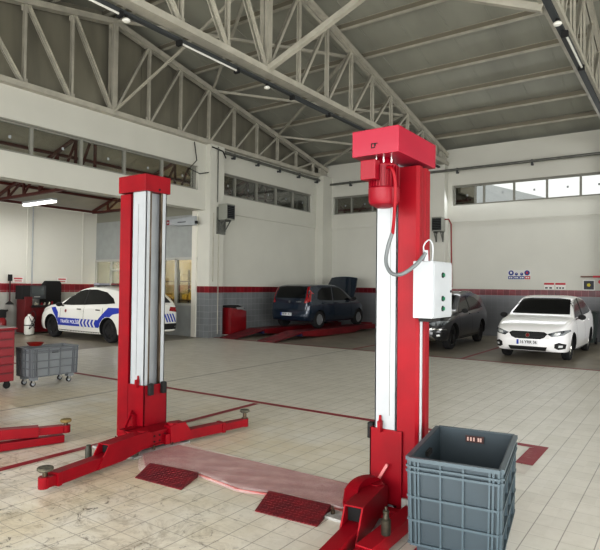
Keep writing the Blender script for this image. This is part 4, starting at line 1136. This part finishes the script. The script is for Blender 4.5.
mb = MB(); mb.box(-.37,-.13,.1,.5,1.60,1.66); mb.build('beacon', mat('beacon clear', (150,150,160), .2, coat=.5), lbo, bevel=.015)
for y in (-.4,.4):
    mb = MB(); mb.box(-.29,-.21,y-.03,y+.03,1.53,1.58); mb.build('bar_foot', M_BLACK, lbo)

# --- dark crossover behind the control box
cross = dict(hatch); cross['top'] = [(a, b*1.03) for a, b in hatch['top']]; cross['wr'] = .345; cross['wid'] = [(a, b*1.01) for a, b in hatch['wid']]
cross['rim'] = mat('black alloy', (34,34,36), .35, metal=.4); cross['wb'] = 2.80; cross['gap'] = .055; cross['mirror'] = (.80,1.06); cross['bot'] = [(a, b+.05) for a, b in hatch['bot']]
cross['scale'] = (.96,.94,.96)
GRY = car_paint('dark grey metallic', (42,43,46), .35, .3)
root, decal, body = car('parked_car', (-6.02, 15.75, 0), -PI/2 + math.radians(2), cross, GRY, 'dark grey crossover car half hidden behind the lift control box')
common(decal, cross, ws=[(-.66,1.09),(.66,1.09),(.55,1.43),(-.55,1.43)])
seams(decal, (.93, -.27), .35, 1.0); handles(root, cross, (-.05, -.98), .95, GRY)
decal('arch_cladding', [(-.95,.24),(.95,.24),(.95,.34),(-.95,.34)], 'side', M_BLACK, .006, .06)
for s_ in (1,-1):
    decal('headlight', [(s_*.44,.74),(s_*.54,.68),(s_*.82,.70),(s_*.89,.80),(s_*.70,.81)], 'front', MATS['headlight glass'], .008, .03)
    decal('fog_light_surround', [(s_*.56,.36),(s_*.80,.36),(s_*.84,.50),(s_*.60,.52)], 'front', M_BLACK, .008, .03)
    decal('fog_light', [(s_*.68,.41),(s_*.76,.41),(s_*.76,.46),(s_*.68,.46)], 'front', mat('lens', (225,228,228), .1), .014, .02)
    decal('chrome_trim', [(s_*.50,.62),(s_*.86,.60),(s_*.88,.57),(s_*.50,.585)], 'front', M_CHROME, .012, .03)
    decal('skid_corner', [(s_*.40,.36),(s_*.62,.26),(s_*.66,.33),(s_*.50,.46),(s_*.42,.44)], 'front', M_CHROME, .012, .03)
decal('grille', [(-.44,.74),(.44,.74),(.40,.60),(-.40,.60)], 'front', M_BLACK, .008, .03)
decal('lower_grille', [(-.47,.50),(.47,.50),(.42,.36),(-.42,.36)], 'front', M_BLACK, .008, .03)
decal('skid_plate', [(-.45,.34),(.45,.34),(.40,.27),(-.40,.27)], 'front', M_CHROME, .010, .04)
plate(root, body, 2.31, .52, True, '34 KRS 71') if False else None
for sy in (1,-1):
    mb = MB(); mb.tube(bez([(.05,sy*.60,1.52),(-.2,sy*.61,1.60),(-1.2,sy*.59,1.585),(-1.5,sy*.57,1.52)]), .014, 8); mb.build('roof_rail', M_CHROME if sy else M_CHROME, root, smooth=True)

# --- blue hatchback on the drive-on lift, tail towards the camera, bonnet up
punto = dict(top=[(-1.86,.55),(-1.855,.82),(-1.83,.97),(-1.73,1.24),(-1.60,1.41),(-1.3,1.465),(-.6,1.48),(-.1,1.46),(.25,1.36),(.70,1.10),(.95,.97),(1.0,.95),(1.4,.88),(1.75,.76),(1.9,.64),(1.95,.5)],
    bot=[(-1.86,.33),(-1.8,.25),(-1.4,.2),(0,.18),(1.5,.2),(1.85,.24),(1.95,.32)],
    wid=[(-1.86,.70),(-1.83,.77),(-1.72,.815),(-1.2,.83),(0,.83),(1.1,.825),(1.5,.79),(1.8,.66),(1.95,.45)],
    belt=[(-1.86,.78),(-1.7,.90),(-.6,.90),(.9,.87),(1.4,.80),(1.95,.5)], wb=2.46, track=1.44, wr=.29, mirror=(.72,.98), tum=.20, rim=mat('silver wheel trim', (150,152,154), .3, metal=.4), spokes=6, dbl=False, gap=.045)
BLU = car_paint('dark blue paint', (24,40,57), .3, .25)
RZ = .235
root, decal, body = car('lifted_car', (-10.88, 16.85, RZ), PI/2 + math.radians(-2.5), punto, BLU, 'dark blue hatchback with bonnet raised, standing on the red drive-on lift')
decal('side_window', [(.72,.925),(.30,1.24),(.05,1.36),(-.35,1.38),(-.36,.92)], 'side', CARGLASS, .005)
decal('side_window', [(-.44,.92),(-.43,1.38),(-.95,1.355),(-1.22,1.22),(-1.30,.99),(-1.2,.95)], 'side', CARGLASS, .005)
decal('rear_window', [(-.62,1.0),(.62,1.0),(.57,1.36),(.3,1.395),(-.3,1.395),(-.57,1.36)], 'rear', CARGLASS, .006, .04)
decal('windscreen', [(-.58,1.0),(.58,1.0),(.48,1.38),(-.48,1.38)], 'front', CARGLASS, .006, .05)
for s_ in (1,-1):
    decal('tail_light', [(s_*.60,.84),(s_*.71,.84),(s_*.755,1.02),(s_*.665,1.38),(s_*.60,1.38),(s_*.665,1.05)], 'rear', mat('tail red', (140,8,16), .2, coat=.6), .008, .03)
    decal('tail_light_side', [(-1.84,.86),(-1.68,.9),(-1.60,1.12),(-1.60,1.28),(-1.68,1.2)], 'side' if s_ > 0 else 'side', MATS['tail red'], .008, .03) if s_ > 0 else None
decal('bumper_seam', [(-.72,.60),(.72,.60),(.72,.612),(-.72,.612)], 'rear', M_DARK, .004, .06)
decal('badge', [(.045*math.cos(2*PI*k/12), .88+.045*math.sin(2*PI*k/12)) for k in range(12)], 'rear', M_CHROME, .012, .03)
decal('tail_lettering', [(-.50,.865),(-.28,.865),(-.28,.90),(-.50,.90)], 'rear', M_CHROME, .010, .03)
plate(root, body, -1.875, .465, False, '06 BK 417', .46, .10, .12)
seams(decal, (.70, -.40, -1.05), .3, .92); handles(root, punto, (-.25, -1.0), .84, BLU)
# raised bonnet and dark engine bay
decal('engine_bay', [(1.02,-.62),(1.75,-.5),(1.75,.5),(1.02,.62)], 'top', M_DARK, .01, .06)
mb = MB()
gx = []
for i in range(9):
    t = i/8; row = []
    for j in range(11):
        u = -1+2*j/10; L = .92; hw = .68 - .10*t**2
        x = 1.0 + L*t*math.cos(math.radians(58)) ; z = .95 + L*t*math.sin(math.radians(58)) + .05*(1-u*u)*1
        row.append((x - .03*(1-u*u), u*hw, z))
    gx.append(row)
vs = [p for r in gx for p in r] + [(p[0]+.03, p[1], p[2]-.03) for r in gx for p in r]
fs = []; nn = 99
for i in range(8):
    for j in range(10):
        a = i*11+j; fs.append((a, a+1, a+12, a+11)); fs.append((nn+a, nn+a+11, nn+a+12, nn+a+1))
for i in range(8):
    fs.append((i*11, (i+1)*11, nn+(i+1)*11, nn+i*11)); fs.append((i*11+10, nn+i*11+10, nn+(i+1)*11+10, (i+1)*11+10))
for j in range(10):
    fs.append((j, nn+j, nn+j+1, j+1)); fs.append((88+j, 88+j+1, nn+88+j+1, nn+88+j))
mb._add(vs, fs); mb.build('bonnet', BLU, root, smooth=True)
mb = MB(); mb.beam((1.55,.5,.85),(1.35,.5,1.36),.012,.012); mb.build('bonnet_stay', M_BLACK, root)
mb = MB(); mb.beam((-1.72,-.12,1.0),(-1.69,.30,1.06),.015,.012); mb.build('rear_wiper', M_BLACK, root)

# drive-on lift tracks
DR = empty('drive_on_lift', (-10.9, 16.0, 0), label='low red drive-on lift with two tracks and sloping ramps under the blue hatchback', cat='vehicle lift')
for x0, x1 in ((-11.90,-11.27),(-10.40,-9.77)):
    mb = MB(); mb.prism([(14.1,.10),(14.1,.235),(18.9,.235),(18.9,.08),(18.3,.08),(17.8,.10),(17.3,.02),(15.0,.02)], 'X', x0, x1)
    t_ = mb.build('track', mat('track red', (130,10,24), .45, var=.2, scale=2), DR, bevel=.006, world=True)
    mb = MB(); mb.box(x0+.04, x1-.04, 14.15, 18.8, .2355, .2375); mb.build('track_tread', M_REDD, t_, world=True)
    mb = MB(); mb.prism([(12.65,.005),(14.1,.19),(14.1,.235),(12.65,.03)], 'X', x0, x1); r_ = mb.build('ramp', M_REDD, DR, world=True)
    for k in range(9):
        yy = 12.85+k*.14; zz = .03+(yy-12.65)*.1415; mb = MB(); mb.beam((x0+.05,yy,zz+.004),(x1-.05,yy,zz+.004),.02,.012); mb.build('ramp_bar', M_REDD, r_, world=True)
    mb = MB(); mb.cyl((x0-.02,14.0,.13),(x1+.02,14.0,.13),.045,n=16); mb.build('roller', mat('blue roller', (30,34,70), .5), DR, world=True)
    mb = MB(); mb.box(x0+.05,x1-.05,18.7,18.75,.235,.30); mb.build('wheel_stop', MATS['track red'], DR, world=True)

# red service machine beside the left column
root = empty('service_machine', (-12.18, 13.62, 0), label='tall red service machine against the grey tiles beside the left column', cat='service machine')
mb = MB(); mb.prism([(-.38,.06),(.38,.06),(.38,.80),(.1,.86),(-.38,.92)], 'X', -.2, .2); mb.build('casing', mat('machine red', (128,8,18), .35, coat=.3, var=.1), root, bevel=.02, smooth=True)
mb = MB(); mb.prism([(-.36,.925),(.30,.86),(.30,.90),(.0,1.0),(-.36,.99)], 'X', -.18, .18); mb.build('top_tray', M_BLACK, root, bevel=.01)
mb = MB(); mb.box(.12,.2,-.1,.25,.86,.93); mb.build('display', mat('grey display', (130,130,130), .3), root)
for y in (-.3,.3):
    mb = MB(); mb.box(-.2,.2,y-.06,y+.06,0,.06); mb.build('foot', mat('white foot', (200,196,190), .5), root)

# ------------------------------------------------------------------ back wall notices and boxes
def board(name, lab, cat, x0, x1, z0, z1, m, y=YB+.05, t=.02, group=None):
    root = empty(name, ((x0+x1)/2, y, z0), label=lab, cat=cat, group=group)
    mb = MB(); mb.box(x0, x1, y-t, y, z0, z1); mb.build('sheet', m, root, world=True); return root
NB = mat('notice blue', (34,52,130), .5); NR = mat('notice red', (178,34,50), .5); NW = mat('notice white', (222,222,218), .5)
r = board('safety_sign', 'wide blue and red safety notice with round pictograms on the back wall', 'sign', -5.06, -4.32, 1.94, 2.26, mat('notice pale', (206,207,204), .5))
Yn = YB+.028
for i, x in enumerate((-4.94, -4.77, -4.60, -4.43)):
    mb = MB(); big = i in (0, 3); rr = .085 if big else .05; mb.lathe([(0,0),(rr,0),(rr,-.004),(0,-.004)], (x, Yn, 2.16 if big else 2.12), 'Y', 20); d_ = mb.build('pictogram', NB, r, world=True)
    mb = MB(); mb.box(x-rr*.35, x+rr*.35, Yn-.008, Yn-.004, 2.13, 2.20 if big else 2.14); mb.build('pictogram_figure', NW if i != 3 else NR, d_, world=True)
for i, x in enumerate((-5.04, -4.86, -4.68, -4.50)):
    mb = MB(); mb.box(x, x+.17, Yn-.004, Yn, 1.95, 2.05); d_ = mb.build('caption_block', NR if i == 3 else NB, r, world=True)
    mb = MB(); mb.box(x+.03, x+.07, Yn-.008, Yn-.004, 1.98, 2.02); mb.box(x+.09, x+.14, Yn-.008, Yn-.004, 1.98, 2.02); mb.build('caption_print', NW, d_, world=True)
for x0, lab, blocks in ((-3.90, 'small white notice with red header, nearer the safety sign', 2), (-3.56, 'small white notice with red header, nearer the alarm panel', 3)):
    r = board('wall_notice', lab, 'sign', x0, x0+.30, 1.62, 1.83, NW)
    mb = MB(); mb.box(x0, x0+.30, Yn-.004, Yn, 1.77, 1.83); mb.build('header', NR, r, world=True)
    for k in range(blocks):
        w = .26/blocks; mb = MB(); mb.box(x0+.03+k*w, x0+.03+k*w+w*.6, Yn-.004, Yn, 1.645, 1.69); mb.build('print_block', M_BLACK, r, world=True)
r = board('alarm_box', 'square dark panel with a yellow centre in a pale frame', 'panel', -2.76, -2.42, 1.60, 1.93, NW, t=.05)
mb = MB(); mb.box(-2.73,-2.45,YB-.006,YB,1.63,1.90); f_ = mb.build('dark_face', mat('panel dark', (34,38,52), .5), r, world=True)
mb = MB(); mb.lathe([(0,0),(.06,0),(.06,-.006),(0,-.006)], (-2.59,YB-.006,1.77), 'Y', 5); mb.build('yellow_star', mat('panel yellow', (205,190,40), .5), f_, world=True)
r = empty('wall_shelf', (-2.5, YB, 2.0), label='narrow brown ledge with a red edge above the dark panel', cat='shelf')
mb = MB(); mb.box(-2.80,-1.5,YB-.16,YB+.05,2.01,2.05); mb.build('board', mat('ledge brown', (110,78,66), .6), r, world=True)
mb = MB(); mb.box(-2.45,-1.9,YB-.17,YB-.16,2.0,2.06); mb.build('red_edge', NR, r, world=True)
mb = MB(); mb.cyl((-2.27,YB+.05,1.87),(-2.27,YB-.0,1.87),.06,n=16); o = mb.build('alarm_bell', mat('alarm bell red', (200,30,40), .4)); tag(o, 'small round red alarm unit under the brown ledge', 'alarm')
# green waste bin behind the white car
root = empty('waste_bin', (-2.5, 18.4, 0), label='dark green wheeled waste bin behind the white saloon', cat='bin')
mb = MB(); mb.prism([(-.20,.08),(.20,.08),(.27,.92),(-.27,.92)], 'Y', -.28, .28); mb.build('bin_body', mat('bin green', (24,42,36), .5), root, bevel=.01)
mb = MB(); mb.prism([(-.30,.92),(.30,.92),(.28,.98),(-.2,1.02),(-.28,.98)], 'Y', -.32, .30); mb.build('lid', mat('bin green', (24,42,36), .5), root, bevel=.01)
for x in (-.2,.2):
    mb = MB(); mb.lathe([(0,-.03),(.1,-.03),(.1,.03),(0,.03)], (x, .24, .1), 'X', 20); mb.build('wheel', M_BLACK, root)

# ------------------------------------------------------------------ annex equipment
XW = -17.7
root = empty('diagnostic_cart', (XW+.16, 9.72, 0), label='red diagnostic cabinet with monitor beside the front of the patrol car', cat='cabinet')
mb = MB(); mb.box(-.25,.25,-.30,-.05,.05,1.2); mb.box(-.25,.25,-.05,.84,.05,.85); mb.build('cabinet_body', mat('dark cabinet red', (104,8,16), .4, var=.15), root, bevel=.015)
mb = MB(); mb.box(-.2,.2,-.38,-.1,1.12,1.56); mb.build('monitor_hood', M_BLACK, root, bevel=.02)
mb = MB(); mb.box(-.1,.16,-.09,.46,1.12,1.56); mo = mb.build('monitor', M_GREYD, root, bevel=.02)
mb = MB(); mb.box(.161,.166,-.02,.38,1.26,1.50); mb.build('screen', mat('grey screen', (72,78,78), .15), mo)
mb = MB(); mb.box(.161,.166,.05,.25,1.18,1.21); mb.build('button_strip', mat('pale strip', (150,150,146), .5), mo)
mb = MB(); mb.box(-.28,.30,-.1,.86,.85,.92); mb.build('worktop', M_BLACK, root)
for i in range(7):
    y = -.02+i*.12; h = random.uniform(.05,.14); mb = MB(); mb.cyl((.05+.1*random.random(),y,.921),(.1,y+random.uniform(-.03,.05),.921+h),.028,n=10); o = mb.build('spray_can' if i % 2 else 'tool_part', mat('pale clutter', (188,184,170), .5) if i%3 else M_RED, None)
    o.name = 'small_container'; o.location = (XW+.16, 9.72, .003); tag(o, 'small pale or red container on the worktop of the diagnostic cabinet', 'container', 'containers on the diagnostic cabinet')
for y in (-.2,.2,.6):
    mb = MB(); mb.box(.25,.262,y-.1,y+.22,.1,.8); mb.build('door', mat('dark cabinet red', (104,8,16), .4), root)
# black rounded cover
mb = MB(); mb.prism([(-.42,0),(.42,0),(.42,1.62),(.36,1.72),(-.28,1.72),(-.40,1.6),(-.48,1.1),(-.50,.4)], 'X', -.18, .12)
o = mb.build('wheel_guard', mat('matte black cover', (16,16,16), .7), bevel=.03); o.location = (XW-.18, 10.66, 0); o.scale = (.45,.8,1); tag(o, 'tall matt black cover standing behind the patrol car bonnet', 'machine cover')
# white canister, extinguisher, jack handle, notices
root = empty('gas_canister', (XW+.62, 9.46, 0), label='white canister in front of the red diagnostic cabinet', cat='canister')
mb = MB(); mb.lathe([(0,.02),(.13,.02),(.15,.06),(.15,.46),(.12,.56),(.05,.62),(.05,.66),(0,.66)], n=28); mb.build('tank', mat('canister white', (206,206,200), .4), root, smooth=True)
mb = MB(); mb.lathe([(.152,.3),(.155,.3),(.155,.33),(.152,.33)], n=24); mb.tube(bez([(.0,.0,.66),(.05,.1,.76),(.12,.14,.6),(.16,.05,.35),(.15,-.08,.2)]), .012); mb.build('hose', M_BLACK, root, smooth=True)
mb = MB(); mb.beam((.155,-.1,.2),(.155,.1,.6),.012,.018); mb.beam((.155,.1,.2),(.155,-.1,.6),.012,.018); mb.build('strap', M_BLACK, root)
root = empty('compressor', (XW+.1, 8.80, 0), label='red portable pump with black top near the annex wall', cat='pump')
mb = MB(); mb.lathe([(0,.1),(.14,.1),(.19,.2),(.19,.45),(.14,.55),(0,.58)], n=24); mb.build('tank', mat('machine red', (128,8,18), .35), root, smooth=True)
mb = MB(); mb.box(-.12,.12,-.1,.14,.55,.8); mb.cyl((0,.1,.7),(0,.24,.78),.03,n=10); mb.build('pump_head', M_BLACK, root, bevel=.02)
for y in (-.13,.13):
    mb = MB(); mb.lathe([(0,-.02),(.1,-.02),(.1,.02),(0,.02)], (0,y,.1), 'Y', 20); mb.build('wheel', M_BLACK, root)
root = empty('plunger_tool', (XA+.16, 9.22, .95), label='dark long-handled tool hanging upright on the annex wall', cat='tool')
mb = MB(); mb.cyl((0,0,.1),(0,0,.95),.022,n=10); mb.build('handle', mat('dark tool red', (60,12,14), .6), root)
mb = MB(); mb.lathe([(0,0),(.13,0),(.10,.04),(.03,.1),(0,.1)], n=20); mb.build('cup', M_BLACK, root, smooth=True)
mb = MB(); mb.box(-.04,.04,-.05,.05,.75,.96); mb.build('grip', M_BLACK, root)
for y, lab in ((9.55, 'pale notice on the annex wall above the monitor'), (11.1, 'pale notice on the annex wall above the black cover')):
    root = empty('wall_notice', (XA+.02, y, 1.7), label=lab, cat='sign')
    mb = MB(); mb.box(XA+.02,XA+.03,y-.17,y+.17,1.66,1.84); mb.build('sheet', NW, root, world=True)
    mb = MB(); mb.box(XA+.03,XA+.034,y-.14,y+.14,1.76,1.81); mb.box(XA+.03,XA+.034,y-.12,y+.12,1.69,1.72); mb.build('print', mat('faded red print', (190,90,90), .6), root, world=True)
pipe([(XA+.05, 10.0, 4.2), (XA+.05, 10.0, 1.6)], .02, 'white pipe dropping down the annex wall to the monitor', M_WHITE)

# ------------------------------------------------------------------ outside the bright back windows
root = empty('outside_building', (-8, 44, 0), label='pale neighbouring building seen through the bright back windows', cat='building')
mb = MB(); mb.box(-14, -.8, 0, 6, 0, 8.2); mb.build('block', mat('outside pale wall', (214,210,196), .8), root)
mb = MB(); mb.prism([(-14.5,8.2),(-.3,8.2),(-7.4,10.6)], 'Y', -.3, 6.3); mb.build('roof', mat('outside roof', (190,192,194), .8), root)
root = empty('outside_building', (8, 40, 0), label='pale blue-grey shed seen through the right end of the back windows', cat='building')
mb = MB(); mb.prism([(-9,0),(6,0),(6,9.6),(-2,9.0),(-9,7.4)], 'Y', 0, 8); mb.build('block', mat('outside shed wall', (168,178,186), .8), root)
mb = MB(); mb.prism([(-9.3,7.5),(-2,9.1),(6,9.7),(6,10.1),(-2,9.5),(-9.3,7.9)], 'Y', -.2, 8.2); mb.build('roof', mat('outside shed roof', (216,218,220), .7), root)

# ------------------------------------------------------------------ light
w = bpy.data.worlds.new('World'); bpy.context.scene.world = w; w.use_nodes = True
nt = w.node_tree; bg = nt.nodes['Background']
tcn = nt.nodes.new('ShaderNodeTexCoord'); sp = nt.nodes.new('ShaderNodeSeparateXYZ'); nt.links.new(tcn.outputs['Generated'], sp.inputs[0])
cr = nt.nodes.new('ShaderNodeValToRGB'); cr.color_ramp.elements[0].position = 0.0; cr.color_ramp.elements[0].color = (.90,.90,.90,1); cr.color_ramp.elements[1].position = .6; cr.color_ramp.elements[1].color = (1,1,1,1)
nt.links.new(sp.outputs[2], cr.inputs[0]); nt.links.new(cr.outputs[0], bg.inputs['Color']); bg.inputs['Strength'].default_value = 1.5
def area(name, loc, target, sx, sy, power, col=(1,.995,.985)):
    l = bpy.data.lights.new(name, 'AREA'); l.shape = 'RECTANGLE'; l.size = sx; l.size_y = sy; l.energy = power; l.color = col
    o = bpy.data.objects.new(name, l); COL.objects.link(o); o.location = loc
    o.rotation_euler = (Vector(target)-Vector(loc)).to_track_quat('-Z', 'Y').to_euler(); return o
area('daylight_front_door', (-2.5, -7.0, 2.9), (-4.0, 8, 2.9), 16, 5.6, 2100)
area('daylight_right_door', (10.5, 7.0, 2.6), (-3, 9, 2.6), 16, 4.6, 1300)
area('bounce_fill', (0.5, 2.0, .25), (-5, 10, 8), 9, 5, 420, (1,.98,.94))
area('annex_fill', (-15.4, -4.5, 2.2), (-15.4, 8, 2.9), 4.5, 3.5, 340)
area('back_window_light', (-4.5, YB-.25, 4.95), (-4.8, 12, 0), 5, .6, 60, (.95,.98,1))
area('office_light', (-15.2, 13.5, 3.6), (-15.4, 14.6, 1.2), 2.6, .5, 190, (1,.92,.75))
area('annex_tube', (-15.75, 8.95, 3.9), (-15.75, 8.95, 0), 1.5, .15, 60)

# ------------------------------------------------------------------ camera
cd = bpy.data.cameras.new('camera'); cam = bpy.data.objects.new('camera', cd); COL.objects.link(cam)
Mx = [[0.8182162945465374, -0.002073052343102833, -0.5749067731315372], [0.5748049947709964, 0.022107884414269096, 0.8179917233279564], [0.011014232830688704, -0.9997534415548206, 0.019280632106943633]]
R = Matrix(((Mx[0][0], -Mx[0][1], Mx[0][2]*-1), (Mx[1][0], -Mx[1][1], -Mx[1][2]), (Mx[2][0], -Mx[2][1], -Mx[2][2])))
# Mx columns: right, down, forward in world axes
m4 = R.to_4x4()
m4.translation = (0, 0, 1.65); cam.matrix_world = m4
cd.sensor_width = 36; cd.lens = 555/600*36; cd.clip_start = .05; cd.clip_end = 300
bpy.context.scene.camera = cam
bpy.context.scene.view_settings.view_transform = 'Standard'
bpy.context.scene.view_settings.exposure = 0.0

vs_ = bpy.context.scene.view_settings
vs_.use_curve_mapping = True
cm_ = vs_.curve_mapping; cv_ = cm_.curves[3]
cv_.points.new(.12, .095); cv_.points.new(.40, .385); cv_.points.new(.75, .775)
cm_.update()
